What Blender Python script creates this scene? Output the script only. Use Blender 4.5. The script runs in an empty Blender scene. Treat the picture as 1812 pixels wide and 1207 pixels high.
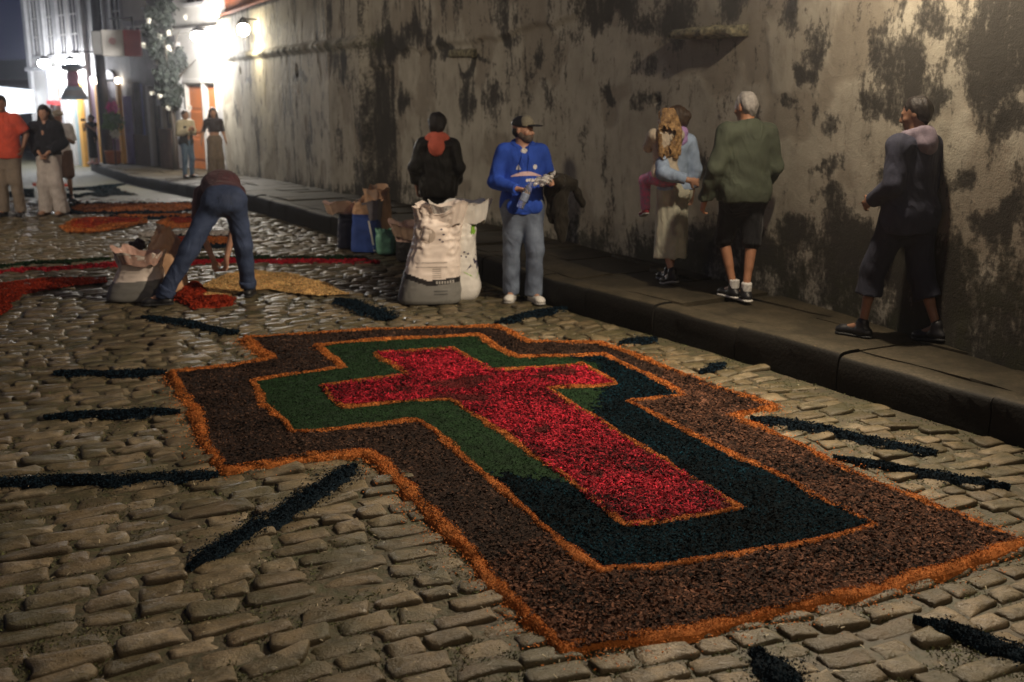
import bpy, math, random
import numpy as np
from math import radians as R, pi
from mathutils import Vector, Matrix
random.seed(7); RNG = np.random.default_rng(7)
scene = bpy.context.scene
COL = scene.collection

# ---------------------------------------------------------------- camera, world, exposure
cam_d = bpy.data.cameras.new('camera'); cam = bpy.data.objects.new('camera', cam_d); COL.objects.link(cam)
cam.location = (0, 0, 2.04); cam.rotation_euler = (R(90-13.424), 0, 0)
cam_d.sensor_width = 36; cam_d.lens = 37.75; cam_d.clip_end = 1500; cam_d.clip_start = .05
cam_d.dof.use_dof = True; cam_d.dof.focus_distance = 5.6; cam_d.dof.aperture_fstop = 2.4
scene.camera = cam
world = bpy.data.worlds.new('World'); scene.world = world; world.use_nodes = True
bg = world.node_tree.nodes['Background']; bg.inputs[0].default_value = (.035, .042, .085, 1); bg.inputs[1].default_value = .55
scene.view_settings.view_transform = 'Standard'; scene.view_settings.look = 'None'
scene.view_settings.exposure = 0; scene.view_settings.gamma = 1; scene.view_settings.use_curve_mapping = False
scene.cycles.use_denoising = True
scene.cycles.max_bounces = 5; scene.cycles.sample_clamp_indirect = 4
try: scene.cycles.sample_clamp_direct = 0
except Exception: pass
KERB_PTS=[(3.9,4.4),(2.97,5.916),(2.287,7.033),(1.546,8.289),(0.496,9.812),(-0.407,11.571),(-1.456,13.321),(-4.297,17.914),(-13.826,35.322)]
WALL_PTS=[(5.6,1.6),(4.35,4.3),(3.303,6.694),(2.642,8.564),(2.073,9.85),(0.625,12.563),(-0.427,14.451),(-3.076,19.195),(-7.548,29.175)]
STAINS_AND_SHADE=[(7.05,2.16,0.3,0.29,1),(7.21,1.9,0.16,0.12,1),(6.73,2.0,0.14,0.09,0.9),(8.07,2.4,0.18,0.21,1),(8.22,2.18,0.18,0.09,1),(8.41,2.64,0.15,0.19,0.9),(6.05,2.39,0.28,0.32,1),(6.22,2.08,0.17,0.17,0.9),(5.92,1.85,0.16,0.11,1),(6.68,2.53,0.12,0.16,0.8),(7.73,1.78,0.14,0.11,0.8),(7.49,0.82,0.31,0.27,1),(7.66,1.09,0.19,0.1,0.9),(8.17,0.85,0.25,0.13,0.9),(5.86,1.11,0.23,0.15,0.9),(6.33,1.52,0.12,0.08,0.7),(7.9,1.43,0.14,0.05,0.8),(7.69,1.36,0.12,0.08,0.8),(8.3,1.81,0.09,0.05,0.7),(8.01,1.86,0.1,0.05,0.7),(6.74,2.54,0.22,0.12,0.8),(7.48,2.54,0.08,0.17,0.6),(6.94,1.8,0.08,0.12,0.7),(9.27,2.66,0.22,0.18,0.9),(10.08,2.63,0.31,0.3,0.9),(11.18,2.82,0.62,0.18,0.9),(10.66,2.71,0.39,0.17,0.8),(11.2,2.01,0.12,0.08,0.9),(10.48,2.04,0.19,0.11,0.7),(10.57,1.9,0.12,0.12,0.7),(12.6,2.3,0.13,0.1,0.9),(14.52,1.82,0.23,0.3,0.8),(14.43,2.26,0.45,0.05,0.9),(15.19,2.46,0.35,0.09,0.9),(12.6,1.94,0.1,0.17,0.7),(13.88,1.76,0.18,0.33,0.7),(16.75,1.75,0.21,0.24,0.9),(17.66,1.51,0.55,0.99,1),(17.74,0.43,0.61,0.46,1),(16.22,2.76,0.48,0.25,0.8),(17.17,2.59,0.95,0.22,0.9),(19.01,2.32,0.52,0.33,0.6),(8.66,0.61,0.47,0.15,0.7),(9.42,0.62,0.5,0.19,0.7),(9.85,0.34,0.53,0.17,0.8),(6.56,0.74,0.33,0.2,0.8),(7.13,1.29,0.08,0.21,0.6),(9.53,1.25,0.09,0.09,0.7),(11.59,1.37,0.09,0.13,0.5),(11.11,0.97,0.15,0.18,0.4),(12.99,0.53,0.55,0.14,0.6),(26.78,2.19,0.53,0.08,1),(21.58,2.2,0.52,0.1,1),(28.6,1.35,0.45,0.25,0.6),(24.68,3.09,2.09,0.12,0.6),(13.42,2.65,0.2,0.14,0.6),(11.98,2.59,0.19,0.14,0.5),(22.88,1.6,0.49,0.46,0.4),(24.05,0.99,0.33,0.48,0.4),(21.15,0.9,0.3,0.43,0.5),(26.11,1.03,0.44,0.39,0.4),(19.14,1.1,0.22,0.39,0.5),(8.77,1.8,0.1,0.2,0.5)]  # wall stains; the big blobs by the pier paint its recess shade
OUT=[(-2.196,8.621),(-1.73,8.744),(-1.274,8.871),(-0.708,8.979),(-0.151,9.045),(0.133,8.482),(0.706,8.462),(0.975,8.016),(1.354,7.202),(1.715,6.703),(1.37,6.483),(1.632,5.967),(1.916,5.326),(2.137,4.905),(2.31,4.56),(1.899,4.306),(1.377,4.041),(0.875,3.849),(0.501,3.695),(0.197,3.603),(0.054,3.872),(-0.14,4.392),(-0.308,4.7),(-0.471,5.051),(-0.622,5.41),(-0.806,5.789),(-1.103,5.741),(-1.33,5.611),(-1.557,5.522),(-1.757,5.916),(-2.012,6.519),(-2.463,7.518),(-2.123,7.71),(-1.81,7.912),(-2.035,8.327)]
MID=[(-1.561,8.327),(-1.221,8.482),(-0.679,8.601),(-0.286,8.662),(0.039,7.929),(0.408,7.981),(0.714,8.016),(0.953,7.471),(1.168,6.897),(0.776,6.767),(1.008,6.209),(1.36,5.496),(1.553,5.089),(1.714,4.753),(1.323,4.541),(0.854,4.363),(0.597,4.289),(0.398,4.251),(0.241,4.523),(0.119,4.801),(-0.017,5.127),(-0.171,5.47),(-0.383,5.967),(-0.566,6.378),(-0.753,6.321),(-1.049,6.209),(-1.323,6.123),(-1.605,6.703),(-1.82,7.275),(-1.532,7.471),(-1.23,7.629),(-1.425,8.052)]
INN=[(-1.058,8.087),(-0.473,8.233),(-0.149,7.581),(0.224,7.629),(0.541,7.71),(0.724,7.202),(0.228,7.061),(0.512,6.459),(0.805,5.704),(0.987,5.285),(1.137,4.941),(0.796,4.801),(0.543,4.714),(0.431,4.977),(0.307,5.285),(-0.02,6.07),(-0.416,6.831),(-0.765,6.767),(-1.102,6.665),(-1.33,7.131),(-1.057,7.275),(-0.755,7.44),(-0.916,7.793)]
BLUEZONE=[(0.686,9.51),(5.087,9.51),(1.975,3.394),(-0.29,3.394),(-0.168,5.367),(0.236,5.351),(0.473,6.964)]
REDDARK=[(-0.346,7.364),(-0.105,7.364),(-0.295,7.103),(-0.8,7.103),(-0.824,6.964)]
FADE=[(0.779,8.521),(1.017,8.384),(1.122,8.142),(0.955,8.233)]
RAYS=[[(-3.323,7.518),(-2.888,7.502),(-2.524,7.518)],[(-2.955,6.459),(-2.532,6.519),(-2.116,6.567)],[(-2.803,5.301),(-2.349,5.351),(-1.961,5.351),(-1.577,5.427)],[(-1.393,4.278),(-1.307,4.56),(-1.161,4.835),(-1.011,5.221),(-0.854,5.557)],[(-3.358,9.438),(-2.864,9.226),(-2.307,8.786)],[(-1.681,10.244),(-1.387,9.89),(-1.09,9.366)],[(-0.129,9.203),(0.123,9.51),(0.497,9.838)],[(0.866,8.462),(1.208,8.621)],[(1.361,7.518),(1.488,7.677),(1.606,7.793)],[(1.482,6.424),(1.722,6.321),(1.958,6.177),(2.161,5.967),(2.426,5.798)],[(1.816,5.694),(2.03,5.575),(2.201,5.452),(2.59,5.237)],[(1.563,3.849),(1.717,3.738),(1.801,3.631),(1.943,3.492)],[(0.91,3.611),(0.95,3.511),(0.987,3.416),(1.018,3.307)]]
P_RED_LINE=[(-5.728,11.862),(-5.19,12.09),(-4.646,12.366),(-4.026,12.488),(-3.249,12.571),(-2.455,12.613),(-1.564,12.571)]
P_GREEN_LINE=[(-5.934,12.167),(-5.62,12.488),(-5.188,12.571),(-4.846,12.826)]
P_GREEN_LINE2=[(-3.833,12.74),(-3.323,12.87),(-2.758,12.783),(-2.092,12.87),(-1.739,12.783)]
P_REDPATCH=[(-5.386,11.126),(-5.147,11.396),(-4.425,11.5),(-4.281,11.159),(-4.64,10.9),(-4.829,10.532),(-4.838,10.3),(-4.671,9.812),(-4.637,9.51),(-4.944,9.51),(-5.711,11.061)]
P_PEACH=[(-3.21,10.996),(-3.142,11.642),(-2.86,11.899),(-2.397,11.642),(-1.927,11.061),(-1.625,10.532),(-1.931,10.415),(-2.449,10.744),(-2.772,10.652),(-2.807,10.244),(-3.07,10.3)]
P_REDPILE=[(-3.225,10.3),(-3.307,11.028),(-3.125,10.652),(-3.098,10.3),(-2.887,10.132),(-2.82,10.357),(-2.712,10.023),(-2.969,9.943)]
P_MAT1=[(-7.519,18.24),(-7.946,19.496),(-5.893,19.828),(-5.313,18.24),(-5.649,17.717),(-7.196,17.624)]
P_MAT2=[(-6.42,17.273),(-5.151,17.444),(-4.986,16.872),(-6.186,16.872)]
P_OVAL=[(-6.657,15.808),(-6.866,16.795),(-5.91,17.109),(-5.527,16.354),(-5.617,15.742),(-5.937,15.058),(-6.319,15.177)]
P_OVALRED=[(-6.697,16.283),(-6.689,16.795),(-5.804,16.795),(-5.652,16.213),(-6.156,16.076),(-6.084,15.549),(-6.33,15.549)]
P_MAT3=[(-5.375,16.283),(-5.41,16.95),(-4.964,16.95),(-4.601,15.677),(-4.995,15.613)]
P_MAT3RED=[(-5.362,16.795),(-4.92,16.795),(-4.754,16.213),(-5.054,16.076)]
P_STRIP=[(-4.785,14.163),(-4.775,14.653),(-3.742,14.709),(-3.532,13.854),(-4.418,13.754)]
P_STRIP_RED=[(-4.733,14.163),(-4.722,14.486),(-4.371,14.597),(-4.185,13.956),(-4.449,13.854)]
P_WHITE=[(-5.261,15.177),(-4.592,15.361),(-4.436,14.823),(-5.065,14.709)]
P_WHITE2=[(-4.453,15.299),(-3.862,15.361),(-3.731,14.823),(-4.248,14.709)]
P_BIRD=[(-10.772,26.356),(-10.523,26.961),(-10.52,28.096),(-10.18,28.592),(-9.778,26.659),(-9.011,24.904),(-7.919,22.856),(-8.458,22.856),(-8.358,21.953),(-8.937,22.856),(-9.021,22.172),(-9.342,23.584),(-9.39,24.36),(-10.08,25.47)]
P_DARKL=[(-10.965,23.094),(-11.677,25.761),(-11.408,25.761),(-9.739,21.953),(-10.315,21.953)]
P_DARKM=[(-10.746,26.057),(-10.31,26.057),(-9.968,25.184),(-10.276,24.904)]
P_DARKN=[(-9.941,23.837),(-9.271,23.094),(-8.726,21.953),(-8.876,21.529)]
P_REDFAR=[(-12.352,25.761),(-13.543,28.592),(-13.394,28.592),(-12.219,26.057)]
P_REDFAR2=[(-12.646,28.592),(-11.651,28.349),(-11.059,26.961),(-12.065,27.261)]
# ---------------------------------------------------------------- terrain profile
def gz(y):
    y = np.asarray(y, float)
    S = lambda x: .5*(x+np.sqrt(x*x+1))
    return -.05*S(y-18)+.03*S(y-28)
def gzf(y): return float(gz(y))

# ---------------------------------------------------------------- noise
def _h(ix, iy, iz, seed):
    n = (ix.astype(np.int64)*374761393+iy.astype(np.int64)*668265263+iz.astype(np.int64)*2147483647+seed*1274126177) & 0xffffffff
    n = ((n ^ (n >> 13))*1274126177) & 0xffffffff
    n = ((n ^ (n >> 16))*2246822519) & 0xffffffff
    return ((n ^ (n >> 15)) & 0xffffff)/float(0xffffff)
def vn(p, seed=0):
    p = np.asarray(p, float); i = np.floor(p).astype(np.int64); f = p-i; f = f*f*(3-2*f)
    o = 0
    for dx in (0, 1):
        for dy in (0, 1):
            for dz in (0, 1):
                w = (f[:, 0] if dx else 1-f[:, 0])*(f[:, 1] if dy else 1-f[:, 1])*(f[:, 2] if dz else 1-f[:, 2])
                o = o+w*_h(i[:, 0]+dx, i[:, 1]+dy, i[:, 2]+dz, seed)
    return o*2-1
def fbm(p, oct=4, seed=0):
    p = np.asarray(p, float); a = 1; o = 0; t = 0
    for k in range(oct):
        o = o+a*vn(p*(2**k)+k*17.3, seed+k); t += a; a *= .5
    return o/t
def P3(x, y, z=0): return np.stack([np.asarray(x, float), np.asarray(y, float), np.zeros_like(np.asarray(x, float))+z], 1)

# ---------------------------------------------------------------- meshes
def mesh(name, V, Fc, mats=(), smooth=True, mi=None, attrs=None):
    """Fc: int array (n,3)/(n,4) or list of such arrays"""
    me = bpy.data.meshes.new(name)
    V = np.asarray(V, np.float32)
    if not isinstance(Fc, list): Fc = [Fc]
    Fc = [np.asarray(f, np.int32) for f in Fc if len(f)]
    nl = sum(f.size for f in Fc); npol = sum(len(f) for f in Fc)
    me.vertices.add(len(V)); me.vertices.foreach_set('co', V.ravel())
    me.loops.add(nl); me.loops.foreach_set('vertex_index', np.concatenate([f.ravel() for f in Fc]))
    me.polygons.add(npol)
    tot = np.concatenate([np.full(len(f), f.shape[1], np.int32) for f in Fc])
    st = np.concatenate([[0], np.cumsum(tot)[:-1]]).astype(np.int32)
    me.polygons.foreach_set('loop_start', st); me.polygons.foreach_set('loop_total', tot)
    me.polygons.foreach_set('use_smooth', np.full(npol, smooth, bool))
    for m in mats: me.materials.append(m)
    if mi is not None: me.polygons.foreach_set('material_index', np.asarray(mi, np.int32))
    for k, a in (attrs or {}).items():
        at = me.attributes.new(k, 'FLOAT', 'POINT'); at.data.foreach_set('value', np.asarray(a, np.float32))
    me.update(calc_edges=True); me.validate()
    return me
def link(name, me, parent=None, loc=None, rot=None):
    o = bpy.data.objects.new(name, me); COL.objects.link(o)
    if parent is not None: o.parent = parent
    if loc is not None: o.location = loc
    if rot is not None: o.rotation_euler = rot
    return o
def empty(name, loc=(0, 0, 0), rz=0, parent=None):
    o = bpy.data.objects.new(name, None); COL.objects.link(o); o.location = loc; o.rotation_euler = (0, 0, rz)
    o.empty_display_size = .2
    if parent is not None: o.parent = parent
    return o
def tag(o, label=None, cat=None, group=None, kind=None):
    if label: o['label'] = label
    if cat: o['category'] = cat
    if group: o['group'] = group
    if kind: o['kind'] = kind
    return o

class MB:
    def __init__(s): s.v = []; s.f = []; s.n = 0
    def add(s, V, F):
        V = np.asarray(V, float)
        for f in F: s.f.append([i+s.n for i in f])
        s.v.append(V); s.n += len(V)
    def box(s, x0, x1, y0, y1, z0, z1, bev=0):
        if bev:
            b = bev; V = []
            xs = [(x0, x0+b), (x1, x1-b)]; ys = [(y0, y0+b), (y1, y1-b)]; zs = [(z0, z0+b), (z1, z1-b)]
            idx = {}
            for i in (0, 1):
                for j in (0, 1):
                    for k in (0, 1):
                        idx[i, j, k, 0] = len(V); V.append((xs[i][0], ys[j][1], zs[k][1]))
                        idx[i, j, k, 1] = len(V); V.append((xs[i][1], ys[j][0], zs[k][1]))
                        idx[i, j, k, 2] = len(V); V.append((xs[i][1], ys[j][1], zs[k][0]))
            F = []
            for i in (0, 1):
                F.append([idx[i, 0, 0, 0], idx[i, 1, 0, 0], idx[i, 1, 1, 0], idx[i, 0, 1, 0]])
                F.append([idx[0, i, 0, 1], idx[1, i, 0, 1], idx[1, i, 1, 1], idx[0, i, 1, 1]])
                F.append([idx[0, 0, i, 2], idx[1, 0, i, 2], idx[1, 1, i, 2], idx[0, 1, i, 2]])
                for j in (0, 1):
                    F.append([idx[i, j, 0, 0], idx[i, j, 1, 0], idx[i, j, 1, 1], idx[i, j, 0, 1]])
                    F.append([idx[i, 0, j, 0], idx[i, 1, j, 0], idx[i, 1, j, 2], idx[i, 0, j, 2]])
                    F.append([idx[0, i, j, 1], idx[1, i, j, 1], idx[1, i, j, 2], idx[0, i, j, 2]])
                    for k in (0, 1): F.append([idx[i, j, k, 0], idx[i, j, k, 1], idx[i, j, k, 2]])
            s.add(V, F); return s
        V = [(x, y, z) for x in (x0, x1) for y in (y0, y1) for z in (z0, z1)]
        s.add(V, [[0, 1, 3, 2], [4, 6, 7, 5], [0, 4, 5, 1], [2, 3, 7, 6], [0, 2, 6, 4], [1, 5, 7, 3]]); return s
    def tube(s, pts, r, n=10, caps=True):
        pts = [Vector(p) for p in pts]; rs = r if hasattr(r, '__len__') else [r]*len(pts)
        V = []; F = []; m = len(pts); nx = None
        for i, p in enumerate(pts):
            t = (pts[min(i+1, m-1)]-pts[max(i-1, 0)]).normalized()
            if nx is None:
                nx = t.orthogonal().normalized()
            nx = (nx-t*nx.dot(t)).normalized(); ny = t.cross(nx)
            for k in range(n):
                a = 2*pi*k/n; V.append(tuple(p+(nx*math.cos(a)+ny*math.sin(a))*rs[i]))
        for i in range(m-1):
            for k in range(n): F.append([i*n+k, i*n+(k+1) % n, (i+1)*n+(k+1) % n, (i+1)*n+k])
        if caps: F.append(list(range(n))[::-1]); F.append([(m-1)*n+k for k in range(n)])
        s.add(V, F); return s
    def lathe(s, prof, c=(0, 0, 0), n=16):
        V = []; F = []; m = len(prof)
        for (r, z) in prof:
            for k in range(n): a = 2*pi*k/n; V.append((c[0]+r*math.cos(a), c[1]+r*math.sin(a), c[2]+z))
        for i in range(m-1):
            for k in range(n): F.append([i*n+k, i*n+(k+1) % n, (i+1)*n+(k+1) % n, (i+1)*n+k])
        F.append(list(range(n))[::-1]); F.append([(m-1)*n+k for k in range(n)])
        s.add(V, F); return s
    def build(s, name, m, parent=None, smooth=False, loc=None):
        me = bpy.data.meshes.new(name); V = np.concatenate(s.v)
        me.from_pydata([tuple(v) for v in V.tolist()], [], s.f)
        import bmesh
        bm = bmesh.new(); bm.from_mesh(me); bmesh.ops.recalc_face_normals(bm, faces=bm.faces); bm.to_mesh(me); bm.free()
        if smooth: me.polygons.foreach_set('use_smooth', np.ones(len(me.polygons), bool))
        me.materials.append(m)
        return link(name, me, parent, loc)

# ---------------------------------------------------------------- materials
def nt(name):
    m = bpy.data.materials.new(name); m.use_nodes = True; t = m.node_tree; b = t.nodes['Principled BSDF']
    return m, t, b
def nd(t, typ, **kw):
    n = t.nodes.new(typ)
    for k, v in kw.items():
        if k in n.inputs.keys() if isinstance(k, str) else False: n.inputs[k].default_value = v
        else: setattr(n, k, v)
    return n
def noise(t, scale, detail=4, rough=.55, vec=None, dist=0):
    n = t.nodes.new('ShaderNodeTexNoise'); n.inputs['Scale'].default_value = scale; n.inputs['Detail'].default_value = detail
    n.inputs['Roughness'].default_value = rough; n.inputs['Distortion'].default_value = dist
    if vec is not None: t.links.new(vec, n.inputs['Vector'])
    return n.outputs['Fac']
def ramp(t, fac, stops):
    n = t.nodes.new('ShaderNodeValToRGB'); e = n.color_ramp.elements
    while len(e) < len(stops): e.new(.5)
    for i, (p, c) in enumerate(stops):
        e[i].position = p; e[i].color = (c, c, c, 1) if not hasattr(c, '__len__') else (*c, 1)
    t.links.new(fac, n.inputs[0]); return n.outputs[0]
def mix(t, fac, a, b, typ='MIX'):
    n = t.nodes.new('ShaderNodeMix'); n.data_type = 'RGBA'; n.blend_type = typ
    for s, v in ((n.inputs[0], fac), (n.inputs[6], a), (n.inputs[7], b)):
        if hasattr(v, 'is_linked') or isinstance(v, bpy.types.NodeSocket): t.links.new(v, s)
        elif hasattr(v, '__len__'): s.default_value = (*v, 1) if len(v) == 3 else v
        else: s.default_value = v
    return n.outputs[2]
def math_(t, op, a, b=None, c=None, clamp=False):
    n = t.nodes.new('ShaderNodeMath'); n.operation = op; n.use_clamp = clamp
    for i, v in enumerate((a, b, c)):
        if v is None: continue
        if isinstance(v, bpy.types.NodeSocket): t.links.new(v, n.inputs[i])
        else: n.inputs[i].default_value = v
    return n.outputs[0]
def attr(t, name):
    n = t.nodes.new('ShaderNodeAttribute'); n.attribute_name = name; return n.outputs['Fac']
def coords(t, kind='Object'):
    return t.nodes.new('ShaderNodeTexCoord').outputs[kind]
def bump(t, b, h, strength=.3, dist=.02):
    n = t.nodes.new('ShaderNodeBump'); n.inputs['Strength'].default_value = strength; n.inputs['Distance'].default_value = dist
    t.links.new(h, n.inputs['Height']); t.links.new(n.outputs[0], b.inputs['Normal'])
MATS = {}
def M(name, col, rough=.7, var=.25, scale=6, bs=.25, bscale=80, bd=.01, spec=.5, tint=0, metal=0, col2=None, sheen=0, wrinkle=0):
    if name in MATS: return MATS[name]
    if any(k in name for k in ('denim', 'fleece', '_cloth', '_knit', 'scarf', 'nylon', 'cotton', 'linen')): wrinkle = wrinkle or .42
    m, t, b = nt(name); co = coords(t)
    n1 = noise(t, scale, 4, .6, co)
    lo = tuple(c*(1-var) for c in col) if col2 is None else col2
    hi = tuple(min(1, c*(1+var)) for c in col)
    c = mix(t, ramp(t, n1, [(.3, 0.), (.7, 1.)]), lo, hi)
    if tint:
        f = math_(t, 'MULTIPLY_ADD', attr(t, 'tint'), tint, 1.)
        cc = t.nodes.new('ShaderNodeCombineColor')
        for i in range(3): t.links.new(f, cc.inputs[i])
        c = mix(t, 1., c, cc.outputs[0], 'MULTIPLY')
    t.links.new(c, b.inputs['Base Color'])
    b.inputs['Roughness'].default_value = rough; b.inputs['Specular IOR Level'].default_value = spec; b.inputs['Metallic'].default_value = metal
    if sheen: b.inputs['Sheen Weight'].default_value = sheen
    if wrinkle:
        mp = t.nodes.new('ShaderNodeMapping'); mp.inputs['Scale'].default_value = (1, 1, .55); t.links.new(co, mp.inputs[0])
        wn = ramp(t, noise(t, 5.5, 2, .45, mp.outputs[0], 1.2), [(.3, 0.), (.52, 1.), (.7, .1)]); bump(t, b, mix(t, .2, wn, noise(t, bscale, 3, .6, co)), wrinkle, .022)
    elif bs: bump(t, b, noise(t, bscale, 3, .6, co), bs, bd)
    MATS[name] = m; return m
def emis(name, col, strength):
    if name in MATS: return MATS[name]
    m, t, b = nt(name); b.inputs['Emission Color'].default_value = (*col, 1); b.inputs['Emission Strength'].default_value = strength
    b.inputs['Base Color'].default_value = (*col, 1); MATS[name] = m; return m

# ---------------------------------------------------------------- polyline helpers
def smoothline(pts, step=.1, it=2):
    P = np.array(pts, float)
    for _ in range(it):
        Q = [P[0]]
        for a, b in zip(P[:-1], P[1:]): Q += [a*.75+b*.25, a*.25+b*.75]
        Q.append(P[-1]); P = np.array(Q)
    return resample(P, step)
def resample(P, step):
    d = np.r_[0, np.cumsum(np.hypot(*np.diff(P, axis=0).T))]; n = max(2, int(d[-1]/step)+1)
    s = np.linspace(0, d[-1], n); return np.stack([np.interp(s, d, P[:, 0]), np.interp(s, d, P[:, 1])], 1)
def pip(px, py, poly):
    poly = np.asarray(poly); inside = np.zeros(len(px), bool); j = len(poly)-1
    for i in range(len(poly)):
        xi, yi = poly[i]; xj, yj = poly[j]
        c = ((yi > py) != (yj > py)) & (px < (xj-xi)*(py-yi)/(yj-yi+1e-12)+xi); inside ^= c; j = i
    return inside
KL = smoothline(KERB_PTS, .05, 1)
def kerbx(y): return np.interp(y, KL[:, 1], KL[:, 0])
_W = np.array(WALL_PTS); _Ws = np.r_[0, np.cumsum(np.hypot(*np.diff(_W, axis=0).T))]
def wallpt(s):
    s = np.asarray(s, float); return np.interp(s, _Ws, _W[:, 0]), np.interp(s, _Ws, _W[:, 1])
WN = np.array([-.895, -.446])      # outward normal of the wall (towards the road)
# ================================================================ GROUND
# ---- road sheet
def road():
    xs = np.r_[-400, -120, -50, -25, -16, np.arange(-12, 5.2, .07), 8, 16, 40, 120, 400]
    ys = np.r_[-30, -6, 0, np.arange(2, 22.5, .07), np.arange(23, 46, 1.), 55, 80, 140, 250, 420]
    X, Y = np.meshgrid(xs, ys, indexing='ij'); x = X.ravel(); y = Y.ravel()
    far = np.clip((y-19)/2.5, 0, 1)
    z = gz(y)-.017*(1-far)+fbm(P3(x*9, y*9), 3, 3)*.009*(1-far)
    n, m = X.shape; I = np.arange(n*m).reshape(n, m)
    F = np.stack([I[:-1, :-1], I[1:, :-1], I[1:, 1:], I[:-1, 1:]], -1).reshape(-1, 4)
    mt, t, b = nt('road_soil'); co = coords(t)
    n1 = noise(t, 5, 5, .65, co); n2 = noise(t, 30, 4, .6, co)
    soil = mix(t, ramp(t, n1, [(.35, 0.), (.65, 1.)]), (.032, .025, .012), (.045, .047, .015))
    soil = mix(t, ramp(t, n2, [(.4, 0.), (.7, 1.)]), soil, (.08, .058, .03))
    mp = t.nodes.new('ShaderNodeMapping'); mp.inputs['Rotation'].default_value = (0, 0, R(-24)); t.links.new(co, mp.inputs[0])
    br = t.nodes.new('ShaderNodeTexBrick'); t.links.new(mp.outputs[0], br.inputs[0])
    br.inputs['Scale'].default_value = 1; br.inputs['Brick Width'].default_value = .26; br.inputs['Row Height'].default_value = .15
    br.inputs['Mortar Size'].default_value = .015; br.inputs['Color1'].default_value = (.13, .115, .07, 1); br.inputs['Color2'].default_value = (.08, .075, .045, 1); br.inputs['Mortar'].default_value = (.04, .035, .02, 1)
    fa = attr(t, 'far')
    t.links.new(mix(t, fa, soil, mix(t, ramp(t, n1, [(.35, 0.), (.6, .6)]), br.outputs[0], (.07, .07, .035))), b.inputs['Base Color'])
    b.inputs['Roughness'].default_value = .7
    h = mix(t, fa, n2, mix(t, .6, br.outputs['Fac'], n2))
    inv = math_(t, 'SUBTRACT', 1., h)
    bump(t, b, h, .5, .02)
    o = link('road', mesh('road', P3(x, y, 0)*[1, 1, 0]+np.stack([x*0, y*0, z], 1), F, [mt], True, attrs={'far': far})); tag(o, kind='structure')
    return o
ROAD = road()

# ---- cobbles
TH = R(24); EU = np.array([math.cos(TH), math.sin(TH)]); EV = np.array([-math.sin(TH), math.cos(TH)])
def uv2xy(u, v):
    x = u*EU[0]+v*EV[0]; y = u*EU[1]+v*EV[1]
    wx = .10*np.sin(.55*x+.3*y)+.05*np.sin(1.7*y+1.1*x); wy = .16*np.sin(.45*x+1.2)+.05*np.sin(1.9*x+.6*y)-.018*(x+2)**2*np.clip((y-4)/6, 0, 1)*.4
    return x+wx, y+wy
def cobbles():
    C = []
    v = -4.
    rng = np.random.default_rng(11)
    while v < 27:
        h = rng.uniform(.115, .152); u = -12+rng.uniform(0, .3)
        while u < 16:
            l = rng.choice([rng.uniform(.14, .19), rng.uniform(.19, .26), rng.uniform(.25, .33)], p=[.25, .47, .28])
            C.append((u+l/2, v+h/2, l, h)); u += l
        v += h
    C = np.array(C)
    x, y = uv2xy(C[:, 0], C[:, 1])
    k = (y > 2.9) & (y < 21.5) & (np.abs(x+.2) < .5*y+.9) & (x < kerbx(y)-.11)
    C = C[k]; x = x[k]; y = y[k]
    return C, x, y
CB, CX, CY = cobbles()
def stone_mat():
    m, t, b = nt('cobble_stone'); co = coords(t)
    tn = attr(t, 'tint')
    g = t.nodes.new('ShaderNodeNewGeometry').outputs['Position']
    n1 = noise(t, 14, 5, .65, g); n2 = noise(t, 2.2, 3, .6, g); n3 = noise(t, 90, 4, .7, g)
    base = ramp(t, tn, [(0., (.12, .085, .045)), (.5, (.22, .162, .085)), (1., (.34, .265, .165))])
    c = mix(t, ramp(t, n1, [(.3, .0), (.7, .75)]), base, (.09, .072, .045))
    c = mix(t, ramp(t, noise(t, 5, 5, .7, g), [(.47, 0.), (.6, .8)]), c, (.07, .055, .028))
    c = mix(t, ramp(t, n2, [(.42, 0.), (.65, .7)]), c, (.05, .05, .022))
    c = mix(t, ramp(t, n3, [(.5, 0.), (.75, .5)]), c, (.03, .024, .014))
    edge = attr(t, 'edge')
    c = mix(t, math_(t, 'MULTIPLY', edge, .8, clamp=True), c, (.06, .045, .024))
    t.links.new(c, b.inputs['Base Color'])
    t.links.new(ramp(t, n1, [(.3, .52), (.7, .3)]), b.inputs['Roughness'])
    b.inputs['Specular IOR Level'].default_value = .33
    bump(t, b, mix(t, .5, n1, n3), .9, .014)
    return m
STONE = stone_mat()
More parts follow.
